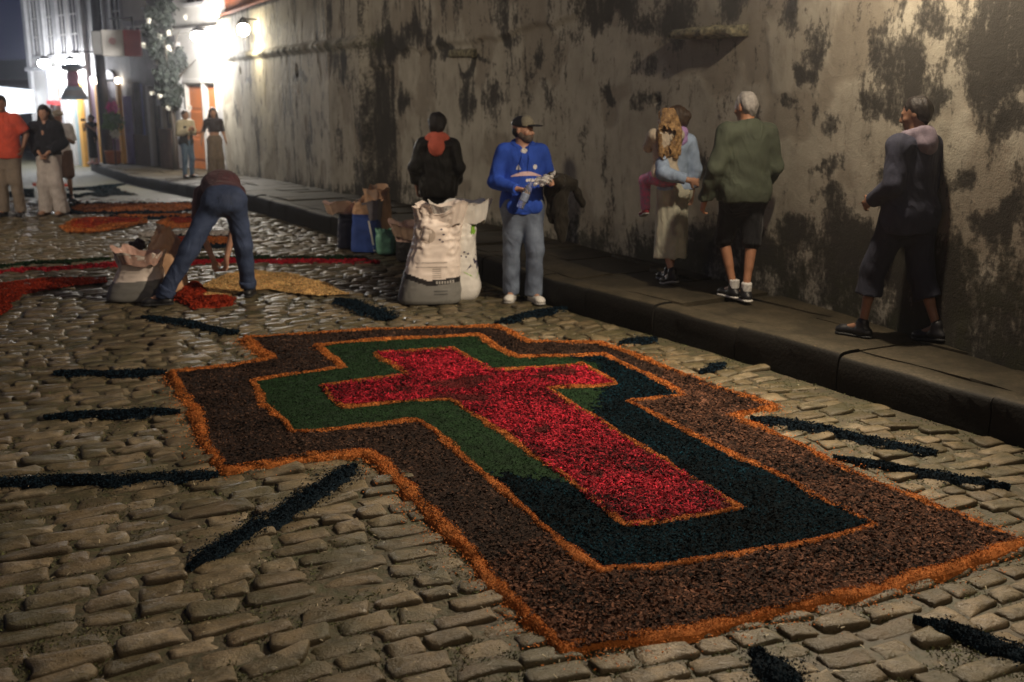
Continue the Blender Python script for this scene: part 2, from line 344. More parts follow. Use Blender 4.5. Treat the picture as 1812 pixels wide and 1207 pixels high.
def stones(idx, n, levels, seed, rough):
    """vertices (N,K,3) in world space"""
    rng = np.random.default_rng(seed); N = len(idx)
    u, v, l, h = CB[idx].T
    a = (l-rng.uniform(.014, .03, N))/2; b = (h-rng.uniform(.014, .026, N))/2
    th = 2*pi*np.arange(n)/n
    ex = rng.uniform(.20, .40, N)[:, None]
    cx = np.sign(np.cos(th))[None]*np.abs(np.cos(th))[None]**ex; sy = np.sign(np.sin(th))[None]*np.abs(np.sin(th))[None]**ex
    nz = 1+rng.normal(0, .05, (N, n))+rng.normal(0, .06, (N, 1))*np.cos(2*th+rng.uniform(0, 6, (N, 1)))+rng.normal(0, .05, (N, 1))*np.cos(3*th+rng.uniform(0, 6, (N, 1)))
    skew = rng.normal(0, .12, N)[:, None]; rot = rng.normal(0, .035, N)[:, None]
    ox = a[:, None]*cx*nz; oy = b[:, None]*sy*nz*(1+skew*cx)
    ox, oy = ox-rot*oy, oy+rot*ox
    rings = []; zz = []; ed = []
    hz = rng.normal(0, .006, N)-.016*pip(*uv2xy(u, v), np.array(OUT)); tx = rng.normal(0, .045, N); ty = rng.normal(0, .06, N); dome = rng.uniform(.002, .009, N)
    for (r, z, e) in levels:
        rings.append(np.stack([ox*r, oy*r], -1)); zz.append(np.full((N, n), z)-dome[:, None]*(r**2)*(z > -.03)+rng.normal(0, rough, (N, n))*(z > -.02)); ed.append(np.full((N, n), e))
    Q = np.concatenate(rings, 1); Z = np.concatenate(zz, 1); E = np.concatenate(ed, 1)
    Q = np.concatenate([Q, np.zeros((N, 1, 2))], 1); Z = np.concatenate([Z, np.zeros((N, 1))], 1); E = np.concatenate([E, np.zeros((N, 1))], 1)
    U = u[:, None]+Q[..., 0]; V = v[:, None]+Q[..., 1]
    X, Y = uv2xy(U, V)
    Z = Z+hz[:, None]+(tx[:, None]*Q[..., 0]+ty[:, None]*Q[..., 1])*(Z > -.03)
    lump = fbm(np.stack([X.ravel()*22, Y.ravel()*22, X.ravel()*0], 1), 3, 5).reshape(X.shape)*.009*(Z > -.03)
    Z = Z+lump+gz(Y)
    tint = np.clip(rng.normal(.48, .3, N), 0, 1)
    L = len(levels); F = []
    for i in range(L-1):
        for k in range(n): F.append([i*n+k, i*n+(k+1) % n, (i+1)*n+(k+1) % n, (i+1)*n+k])
    T = [[(L-1)*n+k, (L-1)*n+(k+1) % n, L*n] for k in range(n)]
    return np.stack([X, Y, Z], -1), np.array(F), np.array(T), tint, E
LV_HI = [(.98, -.05, 1), (1.0, -.02, 1), (.975, -.007, .6), (.91, -.001, .1), (.70, .001, 0), (.36, .001, 0)]
LV_LO = [(1.0, -.035, 1), (.98, -.009, .7), (.82, 0., .05)]
under = pip(CX, CY, np.array(OUT)) 
depth = CY
sx = CX/np.maximum(CY, 1)
vis = (np.abs(CX) < .5*CY+.1) & (CY > 3.25) & ~under
cand = np.where(vis)[0]; near = cand[np.argsort(CY[cand])[:300]]
V, F, T, TI, E = stones(near, 18, LV_HI, 3, .0012)
for i in range(len(near)):
    c = V[i, -1].copy(); vv = V[i]-c
    me = mesh('cobble', vv, [F, T], [STONE], True, attrs={'tint': np.full(len(vv), TI[i]), 'edge': E[i]})
    link('cobble', me, ROAD, tuple(c))
rest = np.setdiff1d(np.arange(len(CB)), near)
def joined(idx, n, lv, seed, rough, name):
    V, F, T, TI, E = stones(idx, n, lv, seed, rough); N, K, _ = V.shape; off = (np.arange(N)*K)[:, None, None]
    return V.reshape(-1, 3), (F[None]+off).reshape(-1, 4), (T[None]+off).reshape(-1, 3), np.repeat(TI, K), E.reshape(-1)
r1 = rest[CY[rest] < 9]; r2 = rest[CY[rest] >= 9]
V1, F1, T1, t1, e1 = joined(r1, 14, LV_HI[1:], 5, .0012, ''); V2, F2, T2, t2, e2 = joined(r2, 10, LV_LO, 6, .001, '')
V_ = np.concatenate([V1, V2]); o = link('cobbles', mesh('cobbles', V_, [np.concatenate([F1, F2+len(V1)]), np.concatenate([T1, T2+len(V1)])], [STONE], True, attrs={'tint': np.r_[t1, t2], 'edge': np.r_[e1, e2]}), ROAD)
tag(o, kind='stuff')

# ---- blades / chips
def chips(P, L, Wd, tilt, seed, curl=0, droop=0):
    """little quads (two if curl) lying about at P; returns V, F"""
    rng = np.random.default_rng(seed); N = len(P)
    L = np.broadcast_to(L, N)*rng.uniform(.5, 1.4, N); Wd = np.broadcast_to(Wd, N)*rng.uniform(.6, 1.3, N)
    a = rng.uniform(0, 2*pi, N); d = np.stack([np.cos(a), np.sin(a), rng.normal(0, tilt, N)], 1); d /= np.linalg.norm(d, axis=1)[:, None]
    up = np.stack([rng.normal(0, tilt*1.3, N), rng.normal(0, tilt*1.3, N), np.ones(N)], 1)
    s = np.cross(d, up); s /= np.linalg.norm(s, axis=1)[:, None]; nn = np.cross(s, d)
    hl = (d*L[:, None]/2); hw = (s*Wd[:, None]/2)
    if not curl:
        V = np.stack([P-hl-hw, P+hl-hw, P+hl+hw, P-hl+hw], 1); F = np.array([[0, 1, 2, 3]])
    else:
        c = nn*(L*curl*rng.uniform(.3, 1.3, N))[:, None]
        V = np.stack([P-hl-hw, P-hw+c, P+hl-hw, P+hl+hw, P+hw+c, P-hl+hw], 1); F = np.array([[0, 1, 4, 5], [1, 2, 3, 4]])
    K = V.shape[1]; F = (F[None]+(np.arange(N)*K)[:, None, None]).reshape(-1, 4)
    return V.reshape(-1, 3), F, K
# moss in the joints
def moss():
    rng = np.random.default_rng(21); N = 95000
    y = 3.1+rng.random(N)**1.6*9; x = rng.uniform(-1, 1, N)*(.5*y+.3)
    k = (x < kerbx(y)) & ~pip(x, y, OUT) & (fbm(P3(x*3, y*3), 3, 8) > -.1); x = x[k]; y = y[k]; N = len(x)
    P = np.stack([x, y, np.full(N, -.017)+rng.uniform(0, .010, N)+gz(y)], 1)
    V, F, K = chips(P, .012, .005, .8, 22)
    m = M('moss', (.06, .066, .02), .9, .5, 9, 0, tint=.5)
    o = link('joint_moss', mesh('joint_moss', V, F, [m], False, attrs={'tint': np.repeat(rng.normal(0, .6, N), K)}))
    tag(o, 'olive moss and dirt crumbs lying in the cobble joints', 'moss', kind='stuff')
moss()

# ================================================================ KERB + SIDEWALK
def arclen(P): return np.r_[0, np.cumsum(np.hypot(*np.diff(P, axis=0).T))]
KS = arclen(KL)
def kpt(s): return np.array([np.interp(s, KS, KL[:, 0]), np.interp(s, KS, KL[:, 1])])
KERBM = None
def kerb_mat(name, dark):
    m, t, b = nt(name); g = t.nodes.new('ShaderNodeNewGeometry'); pos = g.outputs['Position']
    n1 = noise(t, 3, 5, .65, pos); n2 = noise(t, 40, 4, .6, pos)
    top = mix(t, ramp(t, n1, [(.35, 0.), (.65, 1.)]), (.032, .025, .016), (.08, .062, .039))
    top = mix(t, ramp(t, n2, [(.4, 0.), (.65, .65)]), top, (.03, .028, .014))
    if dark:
        tp = ramp(t, attr(t, 'dark'), [(.25, 0.), (.6, 1.)]); top = mix(t, tp, top, mix(t, n1, (.005, .005, .0045), (.014, .012, .009)))  # road face painted near black, its shade put into the stone colour
    t.links.new(top, b.inputs['Base Color']); b.inputs['Roughness'].default_value = .7; b.inputs['Specular IOR Level'].default_value = .25
    bump(t, b, mix(t, .5, n1, n2), .5, .02); return m
def kerb():
    root = empty('kerb'); tag(root, kind='structure')
    m = kerb_mat('kerb_stone', True); s = 0.; rng = np.random.default_rng(4)
    while s < KS[-1]-1:
        ln = rng.uniform(.7, 1.3); n = 8; g = .006
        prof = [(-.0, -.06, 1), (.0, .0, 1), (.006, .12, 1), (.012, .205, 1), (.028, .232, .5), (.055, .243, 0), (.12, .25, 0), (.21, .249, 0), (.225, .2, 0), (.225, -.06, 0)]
        off = rng.normal(0, .004); dz = rng.normal(0, .006); V = []; A = []
        for i in range(n+1):
            q = s+g+(ln-2*g)*i/n; p = kpt(q); d = kpt(q+.1)-kpt(q-.1) if 0 < q < KS[-1]-.1 else kpt(2)-kpt(1); d = d/np.hypot(*d); nr = np.array([d[1], -d[0]])
            for (t_, z, f) in prof:
                w = (vn(np.array([[q*4, t_*9, z*9]]), 9)[0])*.012*(z > 0) + off*(z > .1)
                V.append((p[0]+nr[0]*(t_+w), p[1]+nr[1]*(t_+w), gzf(p[1])+z+dz*(z > .1)+vn(np.array([[q*3, t_*6, 4.]]), 2)[0]*.008*(z > .1))); A.append(f)
        K = len(prof); V = np.array(V)
        F = [[i*K+j, (i+1)*K+j, (i+1)*K+j+1, i*K+j+1] for i in range(n) for j in range(K-1)]
        F2 = [[0, 1, K-2, K-1]]
        c0 = len(V); V = np.concatenate([V, V[:K], V[-K:], V[:K].mean(0)[None], V[-K:].mean(0)[None]])
        T = [[c0+2*K, c0+j, c0+(j+1) % K] for j in range(K)]+[[c0+2*K+1, c0+K+(j+1) % K, c0+K+j] for j in range(K)]
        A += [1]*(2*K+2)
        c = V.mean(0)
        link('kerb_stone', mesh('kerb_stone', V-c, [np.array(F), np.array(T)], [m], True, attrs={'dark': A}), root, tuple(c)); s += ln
kerb()
def sidewalk():
    # bed under the slabs
    V = []; ss = np.arange(0, KS[-1], .5); nt_ = 2
    for s in ss:
        p = kpt(s); V += [(p[0]+.2, p[1]+.1, gzf(p[1])+.215), (p[0]+7, p[1]+3.5, gzf(p[1]+3.5)+.215)]
    F = [[2*i, 2*i+1, 2*i+3, 2*i+2] for i in range(len(ss)-1)]
    root = link('sidewalk', mesh('sidewalk', V, np.array(F), [M('sidewalk_bed', (.035, .03, .018), .8, .3, 5, .4, 40)], True)); tag(root, kind='structure')
    m = kerb_mat('sidewalk_slab', False); rng = np.random.default_rng(14); s = 0.
    while s < KS[-1]-2:
        p = kpt(s); y = p[1]
        ws = np.interp(p[1]+.4, _W[:, 1], _W[:, 0]); width = (ws-p[0])*.87+.35
        if s > 31: width = 5
        ln = rng.uniform(.5, 1.0)*(1 if s < 20 else 1.8); t0 = .232; rows = []
        while t0 < width:
            w = min(rng.uniform(.45, .95)*(1 if s < 20 else 1.6), width-t0+.05); rows.append((t0, w)); t0 += w
        sh = rng.uniform(-.12, .12)
        for (t0, w) in rows:
            g = .006; n = 4; V = []; E = []
            dz = rng.normal(0, .007); tl = rng.normal(0, .008); jit = rng.normal(0, .02, (2, 2, 2))
            grid = []
            for i in range(n+1):
                for j in range(n+1):
                    a, b_ = i/n, j/n
                    q = s+g+(ln-2*g)*a+sh*(t0+w*b_)+(jit[0, 0, 0]*(1-a)*(1-b_)+jit[1, 1, 0]*a*b_); tt = t0+g+(w-2*g)*b_
                    p = kpt(np.clip(q, 0, KS[-1])); d = kpt(min(q+.5, KS[-1]))-kpt(max(q-.5, 0)); d = d/np.hypot(*d); nr = np.array([d[1], -d[0]])
                    ed = (i in (0, n)) or (j in (0, n))
                    z = gzf(p[1])+.248+dz+tl*(a-.5)+vn(np.array([[q*3, tt*3, 1.]]), 4)[0]*.007-(.004 if ed else 0)
                    V.append((p[0]+nr[0]*tt, p[1]+nr[1]*tt, z))
            F = [[i*(n+1)+j, (i+1)*(n+1)+j, (i+1)*(n+1)+j+1, i*(n+1)+j+1] for i in range(n) for j in range(n)]
            ring = [i*(n+1) for i in range(n+1)]+[n*(n+1)+j for j in range(1, n+1)]+[i*(n+1)+n for i in range(n-1, -1, -1)]+[j for j in range(n-1, 0, -1)]
            c0 = len(V); V = V+[(V[k][0], V[k][1], V[k][2]-.05) for k in ring]; L = len(ring)
            V = V+[V[k] for k in ring]; F += [[c0+L+k, c0+L+(k+1) % L, c0+(k+1) % L, c0+k] for k in range(L)]
            V = np.array(V); c = V[:c0].mean(0)
            link('slab', mesh('slab', V-c, np.array(F), [m], True), root, tuple(c))
        s += ln
sidewalk()
# ================================================================ SAWDUST CARPETS
def chipmat(name, col, rough=.9, var=.35, tint=.45, spec=.12):
    return M(name, col, rough, var, 12, .9, 210, .012, tint=tint, spec=spec)
ORANGE = chipmat('orange_sawdust', (.50, .165, .04), .85)
BROWN = chipmat('brown_wood_chips', (.043, .023, .015), .8, tint=.9); RBROWN = chipmat('russet_wood_chips', (.08, .036, .021), .8, tint=1.)
GREEN = chipmat('green_sawdust', (.013, .036, .012), .85); BLUEBLACK = chipmat('blue_black_sawdust', (.002, .0125, .019), .9, tint=1.1, spec=.06)
RED = chipmat('red_wood_shavings', (.29, .011, .022), .7, tint=.95); DRED = chipmat('dark_red_shavings', (.1, .012, .012), .7)
PEACH = chipmat('peach_sawdust', (.9, .52, .22), .85); BRED = chipmat('brick_red_sawdust', (.34, .035, .012), .85)
PINKRED = chipmat('crimson_sawdust', (.5, .02, .035), .85); WHITEC = chipmat('white_sawdust', (.6, .55, .5), .6)
OUTP, MIDP, INNP = [np.array(p) for p in (OUT, MID, INN)]
BZ = np.array(BLUEZONE)
def bounds(p): return p[:, 0].min(), p[:, 0].max(), p[:, 1].min(), p[:, 1].max()
def scatter(test, bb, n, seed, pw=1.):
    rng = np.random.default_rng(seed); x = rng.uniform(bb[0], bb[1], n); y = bb[2]+(bb[3]-bb[2])*rng.random(n)**pw
    k = test(x, y); return x[k], y[k]
def sheet(test, bb, cell, z0, amp, seed):
    xs = np.arange(bb[0], bb[1], cell); ys = np.arange(bb[2], bb[3], cell); X, Y = np.meshgrid(xs, ys, indexing='ij')
    x = X.ravel(); y = Y.ravel(); z = z0+fbm(P3(x*18, y*18), 3, seed)*amp+fbm(P3(x*3, y*3), 2, seed+5)*amp+gz(y)
    n, m = X.shape; I = np.arange(n*m).reshape(n, m)
    F = np.stack([I[:-1, :-1], I[1:, :-1], I[1:, 1:], I[:-1, 1:]], -1).reshape(-1, 4)
    F = F[test(x[F].mean(1), y[F].mean(1))]
    u = np.unique(F); r = np.zeros(n*m, int); r[u] = np.arange(len(u))
    return np.stack([x, y, z], 1)[u], r[F]
def edgewarp(x, y, a=.012, sc=11): # ragged borders
    return x+a*vn(P3(x*sc, y*sc), 31)+a*.6*vn(P3(x*40, y*40), 35), y+a*vn(P3(x*sc, y*sc, 5), 33)+a*.6*vn(P3(x*40, y*40, 2), 37)
def heap(name, parent, test, bb, mat, n, L, Wd, z0=.012, amp=.006, seed=1, tilt=.35, curl=0, cell=.025, pw=1., top=.004):
    V, F = sheet(test, bb, cell, z0, amp, seed)
    x, y = scatter(test, bb, n, seed, pw)
    z = z0+fbm(P3(x*18, y*18), 3, seed)*amp+fbm(P3(x*3, y*3), 2, seed+5)*amp+gz(y)+np.abs(RNG.normal(0, top, len(x)))
    CV, CF, K = chips(np.stack([x, y, z], 1), L, Wd, tilt, seed+1, curl)
    tn = np.r_[np.full(len(V), -.6), np.repeat(RNG.normal(0, .75, len(x))+1.3*fbm(P3(x*4, y*4), 4, seed+20), K)]
    me = mesh(name, np.concatenate([V, CV]), np.concatenate([F, CF+len(V)]), [mat], False, attrs={'tint': tn})
    return link(name, me, parent)
def ridge(name, parent, line, width, height, mat, seed, closed=True, dens=1., z0=.006, grain=.006, tail=0):
    P = np.array(line)
    if closed: P = np.r_[P, P[:1]]
    P = resample(P, .03); n = len(P)
    s = np.arange(n)*.03
    rng = np.random.default_rng(seed)
    # wander
    wob = P3(s*2.2, s*0+seed); P = P+np.stack([vn(wob, seed), vn(wob+50, seed)], 1)*.020+np.stack([vn(wob*3.3, seed), vn(wob*3.3+50, seed)], 1)*.012
    if closed: P[-3:] = P[:3][::-1]*.5+P[-3:]*.5; P[-1] = P[0]
    d = np.gradient(P, axis=0); k = 3
    d = np.stack([np.convolve(np.pad(d[:, i], k, mode='edge'), np.ones(2*k+1)/(2*k+1), 'valid') for i in (0, 1)], 1)
    d /= np.linalg.norm(d, axis=1)[:, None]; nr = np.stack([d[:, 1], -d[:, 0]], 1)
    w = width*(1+.38*vn(P3(s*3.5, s*0+3), seed+1)+.28*vn(P3(s*13, s*0+3), seed+1)); h = height*(1+.6*vn(P3(s*4, s*0+9), seed+2))
    if not closed:
        tp = np.clip(np.minimum(s, s[-1]-s)/.10, .35, 1); w = w*tp; h = h*tp
    T = np.linspace(-1, 1, 9); V = []
    for t in T:
        X = P+nr*(w*t/2)[:, None]; hh = h*(1-t*t)**1.3
        hh = hh+fbm(np.stack([X[:, 0]*30, X[:, 1]*30, X[:, 0]*0], 1), 2, seed)*.006*(1-abs(t)**3)
        V.append(np.stack([X[:, 0], X[:, 1], z0+hh-.018*(abs(t) > .99)-.004*(abs(t) > .7)+gz(X[:, 1])], 1))
    V = np.stack(V, 1); K = len(T); I = np.arange(n*K).reshape(n, K)
    F = np.stack([I[:-1, :-1], I[1:, :-1], I[1:, 1:], I[:-1, 1:]], -1).reshape(-1, 4); V = V.reshape(-1, 3)
    N = int(s[-1]*width/(grain**2)*1.15*dens); i = rng.integers(0, n-1, N); f = rng.random(N)
    t = rng.normal(0, .62 if closed else .78, N); q = P[i]*(1-f)[:, None]+P[i+1]*f[:, None]+nr[i]*(w[i]*t/2)[:, None]
    z = z0+np.where(abs(t) < 1, .001+h[i]*(1-np.minimum(t*t, 1))**1.3, -.004)+rng.uniform(-.001, .007, N)+fbm(P3(q[:, 0]*30, q[:, 1]*30), 2, seed)*.006*(np.abs(t) < 1)+gz(q[:, 1])
    sz = grain*np.clip(q[:, 1]/5.5, .85, 2)
    CV, CF, KK = chips(np.stack([q[:, 0], q[:, 1], z], 1), sz, sz*.7, .8, seed+3)
    tn = np.r_[np.full(len(V), -.35), np.repeat(rng.normal(0, .6, N), KK)]
    return link(name, mesh(name, np.concatenate([V, CV]), np.concatenate([F, CF+len(V)]), [mat], False, attrs={'tint': tn}), parent)
def cross():
    root = empty('sawdust_carpet', (float(OUTP[:, 0].mean()), float(OUTP[:, 1].mean()), 0))
    tag(root, 'large cross shaped carpet of coloured sawdust with orange outlines on the cobbles', 'carpet')
    c = root.location.copy()
    def keep(o):
        o.parent = root; o.location = -c; return o
    ew = edgewarp
    inO = lambda x, y: pip(*ew(x, y), OUTP); inM = lambda x, y: pip(*ew(x, y), MIDP); inI = lambda x, y: pip(*ew(x, y), INNP)
    bz = lambda x, y: pip(*ew(x, y, .14, 3.5), BZ)
    rz = lambda x, y: ((x > .25) & (y < 6.6+.0*x)) | (y < 4.9)
    rr = lambda x, y: fbm(P3(x*2.5, y*2.5), 2, 3)*.25
    russet = lambda x, y: (x+rr(x, y) > .1+.35*(y-4.6)) 
    keep(tag(heap('brown_border', None, lambda x, y: inO(x, y) & ~inM(x, y) & ~russet(x, y), bounds(OUTP), BROWN, 130000, .015, .009, .014, .007, 1, .4, pw=1.25), kind='stuff'))
    keep(tag(heap('russet_border', None, lambda x, y: inO(x, y) & ~inM(x, y) & russet(x, y), bounds(OUTP), RBROWN, 190000, .017, .010, .016, .008, 2, .4, pw=1.35), kind='stuff'))
    keep(tag(heap('green_band', None, lambda x, y: inM(x, y) & ~inI(x, y) & ~bz(x, y), bounds(MIDP), GREEN, 110000, .012, .004, .015, .005, 3, .6, pw=1.1), kind='stuff'))
    keep(tag(heap('blue_black_band', None, lambda x, y: inM(x, y) & ~inI(x, y) & bz(x, y), bounds(MIDP), BLUEBLACK, 110000, .014, .007, .015, .005, 4, .5, pw=1.2), kind='stuff'))
    rd = np.array(REDDARK)
    dk = lambda x, y: (pip(*ew(x, y, .05, 5), rd)) | (fbm(P3(x*5, y*5), 3, 12) > .42)
    keep(tag(heap('red_cross', None, lambda x, y: inI(x, y) & ~dk(x, y), bounds(INNP), RED, 75000, .03, .006, .017, .007, 5, .5, .25, pw=1.2, top=.006), kind='stuff'))
    keep(tag(heap('dark_red_patch', None, lambda x, y: inI(x, y) & dk(x, y), bounds(INNP), DRED, 60000, .02, .006, .016, .007, 6, .5, .2, top=.006), kind='stuff'))
    o = keep(ridge('orange_outline', None, OUT, .088, .013, ORANGE, 41)); tag(o, kind='stuff')
    o = keep(ridge('orange_outline', None, MID, .070, .012, ORANGE, 42, z0=.012)); tag(o, kind='stuff')
    o = keep(ridge('orange_outline', None, INN, .060, .012, ORANGE, 43, z0=.012)); tag(o, kind='stuff')
cross()
DB = chipmat('dark_blue_sawdust', (.004, .013, .022), .9, tint=.7)
RL = ['dark blue sawdust ray left of the carpet, the farthest of the three level ones', 'dark blue sawdust ray left of the carpet, middle of the three level ones', 'dark blue sawdust ray running off the left edge of the photo', 'thick dark blue sawdust ray slanting on the cobbles in front of the carpet',
      'dark blue sawdust ray just in front of the bending man', 'short broad dark blue sawdust ray in front of the white sack', 'dark blue sawdust ray on the cobbles before the man in the blue hoodie', 'short faint dark blue ray between the carpet and kerb, farther one',
      'short stubby dark blue ray between the carpet and kerb, nearer one', 'long thin dark ray right of the carpet, farther of the two', 'long thin dark ray right of the carpet, nearer the right edge', 'thick dark blue sawdust ray at the bottom right corner', 'dark blue clump of sawdust at the bottom edge of the photo']
RW = [.115, .11, .12, .125, .10, .17, .13, .10, .11, .09, .09, .12, .13]
for i, r in enumerate(RAYS):
    L = smoothline(r, .05, 1) if len(r) > 2 else r
    o = ridge('sawdust_ray', None, L, RW[i], .010, DB, 60+i, False, 2.0, .011, .010); tag(o, RL[i], 'sawdust line', 'dark rays round the cross carpet')
def flat(name, label, poly, mat, n, size=.012, z0=.012, amp=.006, seed=90, parent=None, cat='sawdust patch', cell=.04, pad=.0, group=None):
    p = np.array(poly); t = lambda x, y: pip(*edgewarp(x, y, .035, 4), p)
    o = heap(name, parent, t, bounds(p), mat, n, size, size*.6, z0, amp, seed, .5, cell=cell, top=.004)
    if parent is None: tag(o, label, cat, group)
    else: tag(o, kind='stuff')
    return o
o = ridge('sawdust_line', None, P_RED_LINE, .11, .02, PINKRED, 80, False, .6, .006, .013); tag(o, 'long crimson sawdust line across the street behind the bending man', 'sawdust line')
o = ridge('sawdust_line', None, P_GREEN_LINE, .14, .02, GREEN, 81, False, .5, .006, .014); tag(o, 'dark green sawdust line at far left behind the crimson line', 'sawdust line')
o = ridge('sawdust_line', None, P_GREEN_LINE2, .12, .02, GREEN, 82, False, .5, .006, .014); tag(o, 'dark green sawdust line right of the bending man behind the crimson line', 'sawdust line')
flat('sawdust_patch', 'brick red sawdust patch at the left edge, in front of the crimson line', P_REDPATCH, BRED, 26000, .018, seed=91)
flat('sawdust_patch', 'spread of peach sawdust between the feet of the bending man', P_PEACH, PEACH, 60000, .014, .016, .008, seed=92)
o = ridge('sawdust_line', None, P_REDPILE, .13, .035, BRED, 83, True, .8, .012, .01); tag(o, 'brick red ring of sawdust under the hands of the bending man', 'sawdust line')
def mat_(label, poly, line=True, inner=None, seed=100):
    p = np.array(poly); root = empty('sawdust_mat', (float(p[:, 0].mean()), float(p[:, 1].mean()), 0)); tag(root, label, 'sawdust mat', 'far sawdust mats')
    c = root.location.copy(); out = [flat('orange_area', None, poly, ORANGE, 9000, .03, .014, .008, seed, root, cell=.06)]
    if line: out.append(ridge('dark_outline', root, poly, .13, .02, DB, seed+1, True, .2, .01, .022))
    if inner is not None: out.append(flat('red_area', None, inner, BRED, 8000, .03, .022, .006, seed+2, root, cell=.06))
    for o in out: o.location = -c; tag(o, kind='stuff')
mat_('long orange sawdust mat with dark outline, farthest of the orange mats', P_MAT1, True, None, 100)
mat_('narrow orange sawdust mat just in front of the longest one', P_MAT2, True, None, 104)
mat_('orange oval with red middle left of the bending man', P_OVAL, False, P_OVALRED, 108)
mat_('orange and red mat beside the hips of the bending man', P_MAT3, False, P_MAT3RED, 112)
mat_('orange strip seen between the legs of the bending man', P_STRIP, True, P_STRIP_RED, 116)
flat('sawdust_patch', 'white sawdust strip behind the open sack at left', P_WHITE, WHITEC, 5000, .02, seed=120)
flat('sawdust_patch', 'white sawdust strip seen between the legs of the bending man', P_WHITE2, WHITEC, 5000, .02, seed=121)
flat('sawdust_figure', 'dark bird shaped sawdust figure on the far cobbles', P_BIRD, BLUEBLACK, 9000, .03, seed=122, cell=.06, cat='sawdust figure')
flat('sawdust_patch', 'dark sawdust patch behind the legs of the couple at left', P_DARKL, BLUEBLACK, 5000, .03, seed=123, cell=.06)
flat('sawdust_patch', 'thin dark sawdust streak left of the bird figure', P_DARKM, BLUEBLACK, 3000, .03, seed=124, cell=.06)
flat('sawdust_patch', 'small dark sawdust patch nearest the woman in white trousers', P_DARKN, BLUEBLACK, 3000, .03, seed=125, cell=.06)
flat('sawdust_patch', 'small red sawdust patch at the far left edge behind the man in the orange shirt', P_REDFAR, BRED, 2000, .03, seed=126, cell=.08)
flat('sawdust_patch', 'small red sawdust patch seen behind the white trousers', P_REDFAR2, BRED, 3000, .03, seed=127, cell=.08)
def crumbs():
    rng = np.random.default_rng(55); L = resample(np.r_[OUTP, OUTP[:1]], .02); N = 14000
    q = L[rng.integers(0, len(L), N)]+rng.normal(0, .075, (N, 2)); z = gz(q[:, 1])+.004+rng.uniform(-.004, .004, N)
    V, F, K = chips(np.stack([q[:, 0], q[:, 1], z], 1), .009, .005, .5, 56)
    o = link('loose_sawdust', mesh('loose_sawdust', V, F, [ORANGE], False, attrs={'tint': np.repeat(rng.normal(0, .5, N), K)})); tag(o, 'orange sawdust crumbs spilled on the cobbles round the carpet', 'sawdust', kind='stuff')
    N = 900; y = 3.3+rng.random(N)**1.5*8; x = rng.uniform(-1, 1, N)*.48*y; k = x < kerbx(y)-.1
    V, F, K = chips(np.stack([x[k], y[k], gz(y[k])+.008], 1), .02, .003, .3, 57, .2)
    o = link('litter', mesh('litter', V, F, [M('straw', (.4, .34, .22), .7, .3, 5, 0, tint=.4)], False, attrs={'tint': np.repeat(rng.normal(0, .6, k.sum()), K)})); tag(o, 'pale straw bits and shavings scattered on the cobbles', 'litter', kind='stuff')
crumbs()
